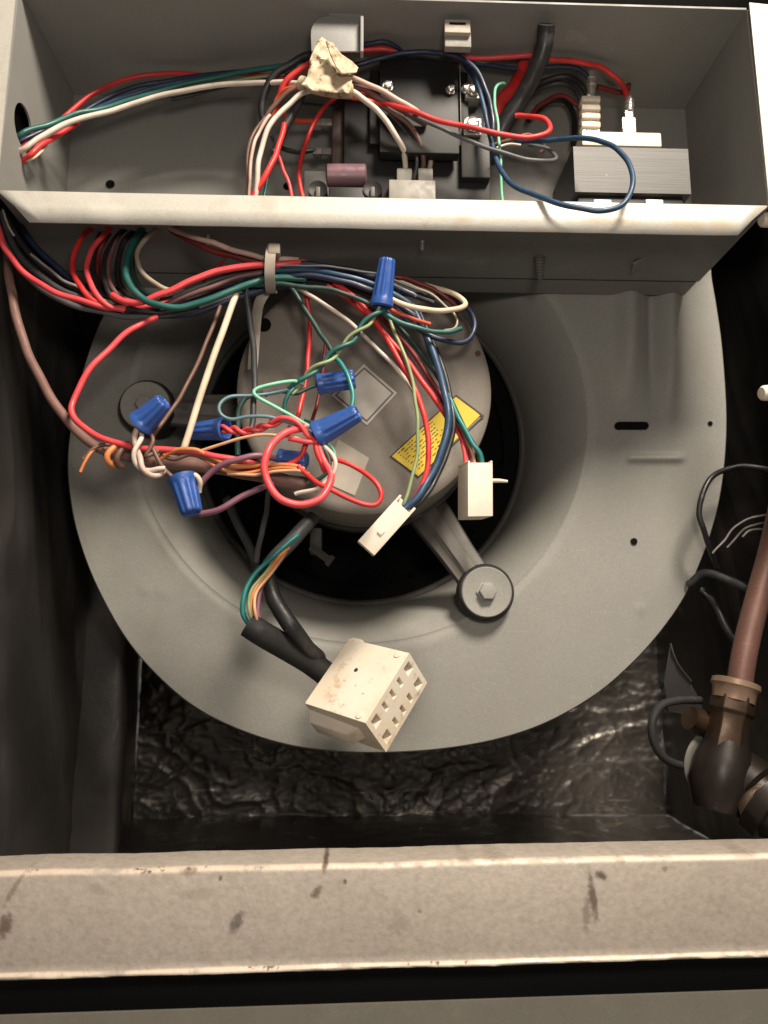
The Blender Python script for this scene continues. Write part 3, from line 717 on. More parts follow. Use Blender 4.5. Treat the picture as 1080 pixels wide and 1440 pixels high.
wire('long white wire curving from the left hole to the tape', 'white', 9, [(6, 222, 420), (32, 212, 409), (55, 194, 411), (90, 176, 416), (130, 162, 422), (180, 150, 428), (235, 133, 430), (290, 122, 430), (345, 117, 428), (385, 115, 424), (425, 117, 418)], group=UB)
wire('black wire in shade below the white wire at upper left', 'black', 6, [(240, 140, 438), (300, 126, 438), (360, 112, 436), (410, 104, 430)], group=UB)
wire('short red wire end at the bottom of the left hole', 'red', 9, [(30, 228, 414), (42, 219, 409), (54, 208, 411), (80, 190, 420), (110, 172, 430)], group=UB)
wire('cream wire scrap below the left hole', 'cream', 4, [(34, 226, 412), (46, 223, 410), (56, 214, 412), (66, 205, 418)], group=UB)
# --- coil round the tape
wire('thick black cable coiled at the left of the tape', 'black', 13, [(372, 188, 438), (368, 160, 432), (372, 130, 428), (388, 104, 424), (415, 86, 422), (448, 75, 422), (490, 70, 424)], group=UB)
wire('thick red wire curving under the tape flag', 'red', 11, [(388, 156, 430), (392, 135, 424), (404, 114, 420), (425, 97, 418), (450, 84, 418), (480, 73, 420), (510, 69, 424), (540, 69, 428), (560, 72, 434)], group=UB)
wire('second red wire crossing just below the tape flag', 'orangered', 8, [(383, 165, 428), (390, 140, 424), (404, 126, 420), (430, 126, 416), (460, 133, 415), (500, 138, 418), (540, 148, 424)], group=UB)
wire('brown wire in the coil at the left of the tape', 'brown', 9, [(368, 178, 424), (378, 160, 422), (395, 140, 420), (410, 128, 418), (430, 122, 418)], group=UB)
wire('white wire loop dropping from the tape to the flange at left', 'white', 9, [(356, 290, 416), (361, 262, 412), (364, 225, 410), (374, 190, 410), (392, 160, 411), (412, 142, 412), (430, 131, 414), (455, 126, 416)], group=UB)
wire('mauve wire left of the dropping white wire', 'pinkwhite', 6, [(349, 290, 418), (352, 255, 416), (354, 215, 415), (364, 185, 416), (380, 162, 417)], group=UB)
wire('thin brown outermost wire of the dropping loop', 'brown', 6, [(346, 290, 420), (347, 255, 419), (349, 215, 418), (358, 185, 419), (372, 165, 420)], group=UB)
wire('wide dark green grey wire behind the dropping loop', 'darkgrey', 14, [(430, 122, 428), (418, 148, 428), (404, 175, 428), (392, 200, 428), (384, 215, 428)], group=UB)
wire('dark green wire descending behind the coil to the flange', 'green', 6, [(392, 190, 432), (384, 215, 430), (376, 245, 426), (368, 290, 424)], group=UB)
wire('bright red wire slanting down to the flange at left', 'red', 10, [(400, 175, 418), (392, 205, 414), (384, 228, 412), (370, 252, 412), (356, 276, 414), (348, 296, 416)], group=UB)
wire('thin red wire slanting right down to the flange', 'pinkred', 6, [(390, 212, 424), (398, 235, 424), (405, 255, 424), (414, 290, 424)], group=UB)
wire('red wire falling straight down left of the terminal bar', 'red', 8, [(478, 132, 436), (455, 152, 436), (440, 175, 436), (430, 200, 436), (422, 230, 434), (420, 255, 432), (430, 290, 432)], group=UB)
wire('orange red wire ending at the upper spade terminal', 'orangered', 8, [(398, 158, 432), (406, 166, 436), (420, 170, 442), (445, 171, 448)], group=UB)
wire('black wire ending at the lower spade terminal', 'black', 8, [(382, 190, 430), (388, 202, 434), (400, 210, 440), (420, 214, 444), (444, 212, 449)], group=UB)
wire('thin black wire crossing behind the terminal bar', 'black', 4, [(420, 146, 446), (450, 148, 448), (475, 148, 446)], group=UB)
# --- wires in front of the contactor
wire('white wire running from the tape into the plug', 'white', 10, [(480, 124, 414), (505, 135, 414), (530, 155, 416), (550, 180, 420), (565, 205, 426), (570, 225, 434), (570, 246, 440)], group=UB)
wire('brown wire pushed in the plug beside the white one', 'brown', 9, [(500, 130, 424), (540, 150, 424), (570, 172, 426), (588, 195, 428), (596, 220, 432), (594, 246, 440)], group=UB)
wire('beige wire pushed in the right socket of the plug', 'beige', 9, [(578, 166, 430), (594, 180, 430), (602, 200, 432), (606, 222, 436), (602, 246, 442)], group=UB)
wire('black wire dipping into the middle of the plug', 'black', 7, [(545, 160, 426), (565, 178, 428), (582, 205, 430), (586, 230, 432), (582, 252, 434)], group=UB)
wire('pink white wire running right from the tape', 'pinkwhite', 9, [(490, 108, 418), (515, 118, 416), (545, 132, 416), (570, 146, 416), (586, 158, 418), (600, 172, 424)], group=UB)
wire('brown wire beside the pink white wire', 'mauve', 10, [(492, 122, 422), (520, 130, 420), (548, 146, 420), (575, 160, 422), (600, 176, 426)], group=UB)
wire('bright red wire sweeping right and looping back before the thick cable', 'red', 9, [(500, 130, 426), (530, 140, 422), (560, 150, 416), (590, 160, 412), (625, 170, 410), (665, 180, 409), (705, 189, 408), (740, 193, 408), (765, 189, 409), (774, 179, 411), (768, 168, 414), (750, 163, 418), (725, 163, 424)], group=UB)
wire('grey black wire sweeping below the bright red wire', 'grey', 7, [(570, 160, 424), (600, 172, 418), (635, 186, 415), (670, 202, 413), (710, 216, 412), (750, 225, 413), (775, 226, 416), (782, 220, 420), (770, 210, 426), (745, 204, 432)], group=UB)
wire('navy wire arching over the contactor face and down its right side', 'navy', 9, [(480, 96, 424), (510, 90, 424), (540, 80, 422), (575, 73, 420), (615, 73, 418), (650, 82, 416), (672, 100, 414), (684, 130, 413), (691, 160, 413), (693, 190, 414)], group=UB)
wire('second navy wire arched behind the red wire over the tape', 'navy', 8, [(485, 72, 432), (510, 62, 432), (535, 59, 432), (555, 66, 432), (575, 80, 434)], group=UB)
wire('green white wire standing beside the contactor terminals', 'mint', 5, [(710, 118, 428), (700, 119, 424), (696, 132, 420), (698, 160, 416), (702, 195, 414), (704, 230, 414), (706, 258, 416), (708, 296, 418)], group=UB)
wire('blue wire making the big loop over the flange edge', 'blue', 9, [(655, 92, 430), (675, 130, 426), (686, 175, 422), (696, 215, 416), (706, 243, 408), (728, 264, 396), (765, 279, 385), (805, 291, 379), (845, 297, 376), (872, 290, 376), (887, 270, 378), (889, 245, 382), (878, 220, 388), (855, 203, 396), (825, 195, 406), (790, 195, 416), (750, 198, 426), (725, 200, 434)], group=UB)
wire('navy wire lying over the right side of the box rear', 'navy', 8, [(655, 85, 440), (690, 92, 444), (730, 97, 446), (770, 95, 446), (805, 95, 446), (822, 102, 443), (830, 116, 441)], group=UB)
wire('bluish white streaked wire right of the clip', 'bluegrey', 5, [(650, 80, 436), (680, 88, 438), (715, 95, 440), (745, 98, 444)], group=UB)
wire('pink red wire above the contactor running to the thick cable', 'pinkred', 9, [(640, 82, 444), (670, 82, 444), (700, 81, 444), (735, 78, 446), (760, 76, 448)], group=UB)
wire('red wire arched over to the right spade terminal', 'red', 9, [(745, 82, 448), (780, 84, 446), (820, 88, 444), (850, 97, 440), (872, 115, 437), (884, 140, 436)], group=UB)
wire('dark red wire behind the right spade terminal', 'darkred', 9, [(840, 122, 460), (870, 130, 458), (882, 128, 450), (884, 118, 445)], group=UB)
wire('thick black power cable standing in the middle of the box', 'black', 30, [(769, 34, 402), (768, 48, 403), (765, 64, 406), (757, 88, 412), (745, 116, 420), (729, 146, 428), (711, 173, 434), (694, 205, 442), (684, 230, 450)], name='power_cable', cat='cable')
wire('thick red power wire behind the black power cable', 'red', 22, [(738, 92, 452), (728, 112, 448), (714, 132, 444), (700, 150, 444), (692, 175, 448)], name='power_cable', cat='cable')
wire('red wire with pink end beside the top of the thick cable', 'pinkred', 10, [(777, 38, 407), (775, 50, 408), (771, 70, 414), (764, 92, 424), (750, 118, 436)], group=UB)
for i, (lab, mt, w, pts) in enumerate((
    ('dark red wire arched behind the cable toward the transformer', 'darkred', 8, [(745, 165, 446), (756, 150, 448), (775, 138, 450), (795, 136, 452), (815, 150, 456)]),
    ('black wire arched highest behind the thick cable', 'black', 10, [(740, 125, 462), (770, 112, 462), (800, 108, 462), (820, 122, 460), (828, 150, 458)]),
    ('black wire arched second highest behind the thick cable', 'darkgrey', 9, [(738, 140, 464), (765, 122, 464), (795, 118, 464), (815, 135, 462), (822, 170, 460)]),
    ('black wire arched lowest behind the thick cable', 'black', 10, [(742, 170, 466), (770, 145, 466), (795, 143, 466), (808, 165, 464), (806, 205, 462)]))): wire(lab, mt, w, pts, group=UB)
wire('tangled brown wire end in shade below the red loop', 'brown', 7, [(690, 205, 436), (720, 196, 432), (745, 190, 434), (765, 205, 438), (760, 215, 440)], group=UB)
wire('white wire end below the red loop', 'white', 4, [(698, 208, 424), (715, 203, 424), (732, 204, 426)], group=UB)
# --- lower bundle, from the left edge to the zip tie
B = 'wires in the bundle below the control box'
wire('lowest red wire of the bundle coming from the left edge', 'pinkred', 10, [(-12, 290, 408), (0, 330, 406), (12, 358, 405), (40, 388, 404), (80, 411, 404), (120, 425, 405), (165, 433, 407), (215, 430, 410), (260, 418, 413)], group=B)
wire('dark grey wire below the lowest red wire', 'grey', 10, [(-8, 300, 416), (14, 352, 414), (45, 396, 412), (90, 424, 411), (140, 438, 411), (190, 445, 411), (250, 440, 412), (320, 420, 414), (380, 402, 416)], group=B)
for i, (lab, mt, pts) in enumerate((
    ('black wire close under the left end of the box', 'black', [(0, 285, 416), (22, 330, 416), (55, 372, 415), (100, 402, 414), (150, 424, 414), (200, 438, 415), (260, 432, 416)]),
    ('charcoal wire second from the left edge under the box', 'darkgrey', [(2, 300, 412), (18, 345, 411), (48, 382, 410), (92, 410, 410), (140, 427, 411), (200, 440, 413), (280, 428, 414)]),
    ('navy wire second from the box at the left end', 'navy', [(12, 290, 422), (36, 330, 421), (75, 372, 420), (120, 402, 419), (170, 424, 418), (240, 430, 418), (330, 405, 418)]))): wire(lab, mt, 11, pts, group=B)
wire('grey white wire in the dark at the left under the box', 'silver', 5, [(44, 358, 414), (62, 374, 412), (88, 393, 410), (112, 406, 409), (136, 419, 409), (160, 428, 411)], group=B)
wire('short grey wire at the top left under the box corner', 'silver', 4, [(4, 295, 410), (12, 318, 410), (20, 332, 412)], group=B)
wire('left of two red wire loops under the box', 'red', 9, [(135, 314, 428), (118, 330, 422), (105, 352, 416), (102, 378, 412), (112, 404, 408), (130, 422, 406), (150, 431, 407)], group=B)
wire('right of two red wire loops under the box', 'pinkred', 9, [(165, 314, 428), (146, 330, 420), (127, 355, 413), (122, 382, 409), (132, 408, 406), (150, 428, 405), (175, 437, 408)], group=B)
wire('outer black wire loop right of the red loops', 'black', 9, [(185, 316, 428), (160, 338, 422), (147, 365, 416), (147, 392, 412), (158, 418, 408), (185, 434, 407), (225, 440, 409), (280, 430, 411)], group=B)
wire('inner black wire loop beside the brown loop', 'black', 10, [(200, 318, 430), (175, 340, 426), (166, 370, 422), (170, 400, 418), (190, 420, 416), (240, 425, 416)], group=B)
wire('brown mauve wire loop beside the black loops', 'mauve', 8, [(172, 322, 426), (157, 350, 420), (152, 380, 415), (160, 408, 411), (180, 422, 411), (215, 430, 412)], group=B)
wire('bright red wire running right into the zip tie', 'pinkred', 11, [(158, 415, 404), (175, 424, 402), (200, 425, 402), (225, 415, 401), (255, 401, 401), (290, 387, 402), (330, 377, 403), (365, 373, 404), (400, 371, 405), (430, 370, 410)], group=B)
wire('green loop left of the zip tie', 'green', 11, [(205, 318, 426), (190, 338, 418), (178, 365, 410), (179, 390, 404), (192, 412, 401), (215, 427, 400), (245, 432, 400), (280, 426, 401), (320, 412, 402), (355, 398, 404), (385, 390, 406), (430, 392, 408)], group=B)
wire('beige loop inside the green loop', 'beige', 8, [(230, 316, 426), (208, 332, 420), (194, 352, 414), (193, 370, 410), (205, 390, 407), (225, 404, 406), (245, 410, 408)], group=B)
wire('pale pink wire running from the flange down to the zip tie', 'pinkwhite', 9, [(235, 318, 424), (262, 330, 416), (300, 342, 411), (340, 356, 409), (380, 364, 409), (420, 366, 412)], group=B)
wire('dark red wire behind the pale pink wire', 'darkred', 10, [(240, 322, 424), (275, 342, 418), (310, 356, 415), (350, 366, 413), (390, 370, 414), (430, 374, 416)], group=B)
for lab, mt, w_, pts in (
    ('black wire loop filling the middle of the left bundle', 'black', 11, [(150, 318, 432), (134, 345, 428), (130, 380, 424), (142, 410, 420), (175, 430, 418), (230, 438, 418), (300, 424, 418), (370, 400, 418)]),
    ('dark red wire loop deep behind the two red loops', 'darkred', 9, [(170, 316, 432), (150, 335, 430), (138, 365, 428), (140, 395, 424), (160, 420, 420), (200, 432, 418)]),
    ('navy wire lowest in the bundle left of the zip tie', 'navy', 11, [(100, 420, 420), (150, 436, 418), (210, 444, 416), (270, 440, 415), (330, 420, 414), (385, 404, 413), (430, 400, 413)]),
    ('black wire under the green loop left of the zip tie', 'black', 11, [(180, 428, 418), (230, 436, 416), (290, 428, 416), (345, 408, 416), (390, 396, 416), (440, 395, 415), (500, 408, 415), (545, 428, 416)]),
    ('black wire over the dark blue wires near the upright nut', 'black', 9, [(390, 378, 416), (440, 376, 415), (490, 384, 414), (530, 394, 414), (570, 408, 415), (610, 426, 418)]),
    ('darkest green loop just right of the black loops', 'darkgreen', 8, [(215, 316, 430), (196, 336, 426), (186, 362, 422), (188, 390, 418), (205, 412, 415), (240, 420, 414)])): wire(lab, mt, w_, pts, group=B)
wire('short red wire crossing behind the bright red wire', 'darkred', 6, [(325, 350, 418), (315, 366, 416), (300, 380, 414), (285, 395, 412)], group=B)
wire('mauve wire between the bright red and green wires', 'mauve', 9, [(215, 432, 408), (250, 422, 406), (290, 406, 406), (330, 392, 407), (370, 382, 408), (410, 380, 410)], group=B)
wire('black wire between the bright red and mauve wires', 'black', 9, [(225, 425, 412), (260, 412, 411), (300, 396, 411), (345, 382, 411), (385, 378, 411)], group=B)
# --- right of the zip tie
wire('topmost dark blue wire right of the zip tie', 'navy', 10, [(340, 380, 412), (385, 373, 410), (430, 371, 408), (475, 376, 407), (515, 386, 407), (550, 400, 408), (585, 418, 410)], group=B)
wire('second dark blue wire right of the zip tie', 'blue', 9, [(340, 392, 410), (385, 382, 407), (430, 380, 405), (475, 386, 404), (515, 396, 405), (545, 410, 407), (580, 432, 410)], group=B)
wire('third dark blue wire right of the zip tie', 'navy', 10, [(330, 402, 412), (385, 391, 408), (430, 389, 406), (475, 394, 405), (515, 405, 406), (550, 422, 408), (585, 446, 411)], group=B)
wire('grey thin wire on top of the dark blue wires', 'grey', 4, [(395, 374, 403), (440, 373, 402), (480, 378, 403), (520, 384, 404), (560, 396, 407), (600, 414, 411)], group=B)
wire('grey green wire lowest right of the zip tie', 'darkgreen', 8, [(340, 402, 408), (385, 400, 404), (420, 402, 402), (460, 407, 402), (500, 420, 402), (530, 433, 403)], group=B)
wire('cream wire end looping right of the wire nut', 'cream', 9, [(545, 418, 408), (565, 428, 404), (590, 434, 402), (620, 437, 402), (645, 434, 404), (655, 428, 408), (648, 418, 412), (630, 410, 416), (600, 402, 420), (570, 396, 422)], group=B)
wire('navy wire loop farthest right beside the motor edge', 'navy', 9, [(550, 412, 412), (590, 415, 420), (630, 420, 424), (655, 432, 424), (667, 455, 420), (662, 474, 416), (645, 482, 412), (620, 478, 409), (595, 466, 408), (570, 446, 408), (545, 424, 409)], group=B)
wire('dark red wire over the top right of the motor', 'darkred', 8, [(550, 388, 414), (585, 396, 416), (615, 409, 418), (637, 424, 420), (645, 440, 424)], group=B)
wire('thin beige wire loop inside the navy loop', 'beige', 4, [(560, 396, 410), (590, 406, 410), (615, 420, 410), (635, 438, 409), (643, 453, 408), (638, 463, 407), (622, 466, 406)], group=B)
wire('green wire sagging right from the blue wire nut', 'green', 8, [(536, 436, 398), (548, 446, 398), (570, 456, 399), (600, 464, 401), (630, 467, 404), (648, 462, 408)], group=B)
wire('orange red wire behind the sagging green wire', 'orangered', 7, [(530, 425, 406), (555, 436, 407), (580, 448, 408), (605, 456, 410)], group=B)
# --- down to the two cream connectors
C1 = 'wires to the slim connector'; C2 = 'wires to the square connector'
wire('yellow green wire ending in the slim cream connector', 'yellowgreen', 6, [(535, 436, 406), (550, 456, 404), (563, 485, 402), (576, 520, 400), (584, 560, 399), (588, 600, 398), (585, 645, 397), (576, 685, 396), (568, 710, 396)], group=C1)
wire('bright red wire ending in the slim cream connector', 'red', 9, [(470, 398, 410), (500, 420, 408), (530, 455, 406), (558, 500, 404), (580, 540, 402), (594, 575, 400), (602, 615, 399), (602, 650, 398), (590, 690, 397), (574, 712, 397)], group=C1)
wire('thick blue wire curving down to the slim cream connector', 'blue', 12, [(580, 430, 412), (600, 470, 410), (616, 515, 407), (627, 555, 404), (630, 590, 402), (622, 630, 400), (606, 668, 398), (588, 697, 396), (568, 716, 396)], group=C1)
wire('black wire right beside the thick blue wire', 'black', 9, [(590, 440, 416), (612, 490, 414), (630, 545, 411), (637, 590, 408), (630, 635, 405), (612, 675, 402), (594, 702, 399), (578, 716, 398)], group=C1)
wire('white wire crossing the motor face upper middle', 'white', 7, [(415, 404, 412), (435, 414, 411), (470, 438, 410), (505, 465, 409), (540, 498, 408), (568, 530, 408), (590, 565, 407)], group=C1)
wire('second red wire slanting under the white one', 'red', 9, [(460, 402, 414), (500, 428, 413), (540, 468, 412), (570, 505, 411), (600, 545, 410), (625, 580, 410), (640, 605, 412)], group=C2)
wire('dark red wire running to the square connector', 'darkred', 8, [(480, 405, 416), (530, 440, 416), (575, 490, 415), (610, 540, 414), (640, 590, 412), (655, 625, 410), (657, 652, 408)], group=C2)
wire('purple wire running to the square connector', 'purple', 8, [(560, 480, 418), (590, 525, 417), (617, 563, 415), (640, 600, 413), (660, 630, 410), (664, 652, 408)], group=C2)
wire('dark green wire slanting to the square connector', 'darkgreen', 8, [(530, 420, 418), (562, 460, 417), (595, 500, 415), (622, 540, 412), (642, 580, 409), (660, 615, 407), (672, 636, 406), (676, 654, 406)], group=C2)
wire('teal wire bending into the square connector', 'teal', 8, [(600, 480, 416), (612, 515, 414), (632, 560, 410), (650, 598, 406), (664, 622, 404), (675, 638, 404), (679, 656, 405)], group=C2)
wire('pink wire entering the left of the square connector', 'pinkred', 7, [(630, 590, 414), (645, 610, 412), (653, 630, 409), (655, 654, 407)], group=C2)
wire('peach wire over the yellow label', 'peach', 5, [(628, 570, 414), (638, 588, 412), (650, 606, 410), (662, 630, 408), (668, 652, 407)], group=C2)
# --- hanging down over the motor
HG = 'wires hanging over the motor'
wire('red wire hanging straight down over the motor face', 'red', 8, [(420, 392, 416), (430, 415, 418), (436, 450, 422), (434, 490, 424), (432, 525, 422), (426, 555, 418), (418, 588, 414)], group=HG)
wire('dark green wire slanting to the twisted green pair', 'darkgreen', 8, [(400, 395, 410), (415, 412, 410), (432, 440, 408), (452, 472, 404), (470, 498, 400)], group=HG)
wire('brown red wire hanging behind the blue nut', 'darkred', 6, [(458, 480, 424), (455, 510, 424), (451, 545, 424), (444, 575, 420), (436, 600, 414)], group=HG)
wire('charcoal wire hanging at the left of the motor face', 'darkgrey', 10, [(345, 400, 412), (350, 440, 416), (355, 480, 420), (359, 530, 422), (357, 570, 420), (352, 605, 418)], group=HG)
wire('dark green wire dropping left of the mint loop', 'darkgreen', 9, [(370, 552, 416), (348, 556, 416), (338, 575, 416), (334, 600, 416), (334, 640, 418)], group=HG)
wire('cream flat wire slanting straight down at left', 'cream', 11, [(332, 414, 406), (318, 452, 402), (300, 503, 398), (280, 562, 395), (266, 608, 394), (258, 632, 395)], group=HG)
wire('thin brown wire beside the cream slanting wire', 'brown', 7, [(318, 410, 416), (303, 450, 412), (285, 492, 408), (262, 542, 402), (240, 580, 396), (220, 606, 390), (213, 625, 386), (222, 648, 384), (236, 666, 386), (252, 678, 388)], group=HG)
# twisted green pair
tp_pts = [(537, 434, 396), (515, 455, 394), (492, 478, 392), (465, 503, 391), (437, 522, 391), (420, 540, 392), (408, 552, 393)]
wire('green wire of the twisted pair under the upright wire nut', 'green', 8, None, path=twist(tp_pts, .0016, 2.6, 0), group='twisted green pair')
wire('grey green wire of the twisted pair under the upright wire nut', 'yellowgreen', 6, None, path=twist(tp_pts, .0016, 2.6, math.pi), group='twisted green pair')
wire('teal wire bulging right into the big blue nut', 'teal', 8, [(466, 500, 394), (480, 512, 392), (491, 532, 389), (496, 555, 387), (493, 575, 385), (484, 590, 384), (470, 602, 384)], group=HG)
wire('mint green wire bent in a sharp loop', 'mint', 6, [(428, 540, 392), (410, 537, 388), (382, 540, 384), (362, 546, 381), (357, 553, 380), (365, 562, 380), (390, 575, 381), (415, 588, 382), (438, 602, 384)], group=HG)
wire('dark green wire end below the twisted pair', 'green', 7, [(414, 545, 392), (404, 556, 391), (400, 570, 392), (403, 588, 394)], group=HG)
wire('blue grey wire loop around the dark blue nut', 'bluegrey', 6, [(412, 548, 394), (385, 553, 390), (350, 557, 386), (322, 558, 383), (308, 569, 381), (309, 582, 380), (324, 589, 380), (350, 586, 380), (380, 587, 380), (410, 594, 381), (432, 607, 383), (448, 616, 384)], group=HG)
wire('dark twisted wire leading into the rear blue nut', 'darkgreen', 7, [(372, 556, 400), (392, 551, 401), (415, 552, 402), (432, 546, 403), (450, 541, 404)], group=HG)
wire('dark green wire end behind the big blue nut', 'darkgreen', 5, [(428, 590, 392), (440, 594, 391), (455, 594, 390)], group=HG)
# red twisted pair into the dark blue nut
rp = [(312, 603, 392), (330, 605, 390), (352, 606, 387), (375, 598, 384), (395, 590, 382)]
wire('pink red wire of the twisted red pair, upper strand', 'pinkred', 7, None, path=twist(rp, .0014, 2.2, .4), group='twisted red pair')
wire('pink red wire of the twisted red pair, lower strand', 'pinkred', 7, None, path=twist(rp, .0014, 2.2, .4+math.pi), group='twisted red pair')
wire('red wire hump from the twisted pair to the big blue nut', 'pinkred', 8, [(380, 594, 382), (395, 588, 380), (410, 590, 379), (422, 600, 379), (432, 612, 381), (446, 618, 384)], group=HG)
wire('large red wire ring below the big blue nut', 'pinkred', 12, [(430, 600, 384), (412, 605, 380), (394, 614, 376), (379, 632, 373), (371, 655, 371), (376, 680, 370), (393, 700, 370), (420, 710, 371), (446, 704, 373), (461, 688, 376), (465, 670, 379), (455, 648, 382), (447, 625, 384)], group=HG)
wire('long narrow red wire loop reaching right over the motor', 'red', 8, [(420, 655, 386), (440, 674, 382), (460, 686, 379), (490, 700, 377), (515, 709, 377), (530, 708, 378), (537, 696, 379), (530, 679, 381), (508, 660, 384), (478, 647, 386), (455, 640, 388)], group=HG)
wire('short red wire behind the red ring', 'red', 9, [(440, 612, 386), (430, 625, 386), (424, 640, 387), (408, 652, 388), (385, 657, 390), (340, 657, 392)], group=HG)
wire('short red wire dropping from the big blue nut', 'red', 9, [(444, 616, 383), (446, 634, 382), (453, 652, 382), (458, 664, 384)], group=HG)
wire('pink red wire lying across the mouth of the big blue nut', 'pinkred', 8, [(405, 617, 382), (420, 620, 381), (435, 622, 381), (450, 619, 383)], group=HG)
wire('charcoal green wire curl inside the red ring', 'darkgreen', 7, [(448, 622, 384), (458, 636, 382), (463, 650, 381), (460, 664, 381), (448, 674, 382), (432, 680, 384)], group=HG)
wire('cream pink wire curl inside the red ring', 'white', 7, [(452, 622, 384), (466, 636, 381), (472, 652, 379), (468, 668, 379), (456, 680, 380), (440, 690, 383), (415, 695, 386)], group=HG)
wire('short mint wire tail below the big blue nut', 'mint', 4, [(458, 618, 384), (467, 628, 384), (471, 642, 385)], group=HG)
wire('thin peach wire arching to the big blue nut', 'peach', 5, [(278, 634, 388), (300, 627, 386), (335, 617, 384), (370, 611, 382), (400, 612, 381), (425, 618, 382), (446, 620, 384)], group=HG)
# --- brown sheathed cable and the wires on it
wire('brown jacketed cable curving from the left edge to the motor', 'jacket', 15, [(2, 300, 424), (10, 360, 420), (16, 410, 416), (26, 455, 413), (45, 508, 409), (72, 560, 405), (105, 604, 401), (140, 630, 398), (180, 643, 396), (220, 648, 396)], name='jacketed_cable', cat='cable')
wire('brown jacketed cable end lying across under the nuts', 'jacket', 23, [(150, 634, 402), (200, 644, 400), (250, 650, 399), (300, 656, 398), (350, 664, 397), (400, 675, 397), (446, 682, 398)], name='jacketed_cable', cat='cable')
wire('red wire bowing left over the blower rim', 'pinkred', 10, [(222, 446, 410), (200, 456, 407), (170, 475, 403), (140, 505, 399), (115, 538, 396), (102, 566, 394), (104, 588, 392), (122, 606, 390), (155, 620, 388), (200, 631, 387), (250, 633, 387), (300, 640, 387), (345, 650, 389), (370, 656, 391)], group=HG)
HC = 'wires along the jacketed cable'
wire('orange wire arching over the jacketed cable', 'orange', 7, [(222, 650, 390), (236, 638, 388), (255, 631, 386), (275, 632, 386), (295, 643, 387), (330, 655, 388), (375, 654, 388), (410, 654, 387), (428, 660, 387)], group=HC)
wire('second orange wire lying along the jacketed cable', 'orange', 6, [(230, 640, 388), (250, 636, 388), (280, 641, 389), (310, 660, 389), (350, 664, 388), (395, 658, 387), (425, 664, 387), (436, 670, 388)], group=HC)
wire('peach wire lowest along the jacketed cable', 'peach', 5, [(320, 666, 388), (355, 668, 386), (395, 662, 385), (420, 662, 385), (434, 666, 386)], group=HC)
wire('brown wire wrapped along the jacketed cable', 'brown', 7, [(225, 640, 390), (245, 645, 388), (270, 640, 388), (300, 648, 389), (340, 660, 390)], group=HC)
wire('orange wire ring wrapped round the cable at left', 'orange', 10, [(170, 625, 392), (160, 630, 388), (151, 640, 386), (153, 650, 387), (163, 654, 391)], group=HC)
wire('brown wire ring beside the orange ring', 'brown', 10, [(180, 624, 393), (172, 632, 389), (165, 642, 387), (166, 652, 389), (174, 656, 393)], group=HC)
wire('loose orange wire tail pointing down at left', 'orange', 5, [(148, 626, 394), (133, 632, 390), (122, 645, 388), (113, 664, 388)], group=HC)
wire('loose dark brown wire tail above the orange tail', 'brown', 6, [(160, 625, 394), (140, 627, 391), (126, 636, 389), (116, 646, 389)], group=HC)
wire('purple wire curving into the hidden blue nut', 'purple', 10, [(273, 700, 390), (280, 684, 388), (296, 665, 386), (320, 650, 384), (350, 642, 384), (375, 643, 388), (396, 645, 394)], group=HC)
wire('purple wire rising from the tip of the lower blue nut', 'purple', 10, [(262, 722, 396), (285, 722, 393), (308, 716, 391), (338, 700, 391), (365, 686, 392), (385, 678, 394)], group=HC)
pw = [(197, 598, 384), (194, 618, 382), (192, 638, 381), (198, 656, 381), (214, 666, 382), (232, 660, 384)]
wire('pale pink wire of the twist below the left blue nut', 'pinkwhite', 9, None, path=twist(pw, .0016, 1.6, 1), group='twisted pale pair')
wire('cream wire of the twist below the left blue nut', 'white', 8, None, path=twist(pw, .0016, 1.6, 1+math.pi), group='twisted pale pair')
wire('short brown wire end by the twisted pale pair', 'brown', 7, [(208, 600, 386), (214, 620, 384), (206, 640, 384), (220, 636, 386), (228, 630, 388)], group=HC)
wire('short cream wire curl at the lower blue nut', 'cream', 8, [(262, 668, 384), (274, 668, 383), (281, 678, 384), (280, 692, 387)], group=HC)
# ================================================================== WIRE NUTS, TIE, CONNECTORS
def nut(label, x0, y0, Y0, x1, y1, Y1, w0, w1):
    """twist-on connector: open skirt at (x0,y0), tip at (x1,y1)"""
    a = P(x0, y0, Y0); b = P(x1, y1, Y1); d = b-a; L = d.length; ax = d.normalized()
    k = (Y0+Y1)/2/1080/1000; r0 = w0/2*k; r1 = w1/2*k
    def R_(h): return r0+(r1-r0)*h/L
    def fl(h, an):
        s_ = sst(h, L*.16, L*.24)
        c = math.cos(10*an); return 1-.085*s_*(.5+.5*max(-1, min(1, c*2.2)))
    hs = [0, .03, .12, .17, .2, .25, .35, .5, .65, .8, .9, .95]
    prof = [(L*.3, r0*.62), (L*.02, r0*.80), (0, r0*.86)]+[(L*h, R_(L*h)*(1.06 if h < .14 else 1)) for h in hs[1:]]+[(L*.985, r1*.93), (L, r1*.80), (L*.99, r1*.66), (L*.96, r1*.6), (L*.96, r1*.05)]
    m = MB(); m.lathe(a, ax, prof, 80, fl)
    o = m.build('wire_nut', M_NUT, None, angle=50); return tag(o, label, 'wire nut', 'blue wire nuts')
nut('upright blue wire nut in front of the box underside', 536, 432, 397, 545, 364, 392, 34, 25)
nut('blue wire nut lying behind the teal wire near the square label', 446, 541, 406, 499, 533, 404, 30, 30)
nut('largest blue wire nut slanting right over the motor centre', 445, 612, 385, 504, 580, 378, 40, 26)
nut('dark blue wire nut with the red twisted pair', 318, 603, 394, 268, 607, 404, 34, 24)
nut('bright blue wire nut in front of the left mount disc', 197, 597, 384, 231, 564, 378, 40, 26)
nut('blue wire nut pointing down below the jacketed cable', 256, 670, 385, 270, 722, 382, 40, 30)
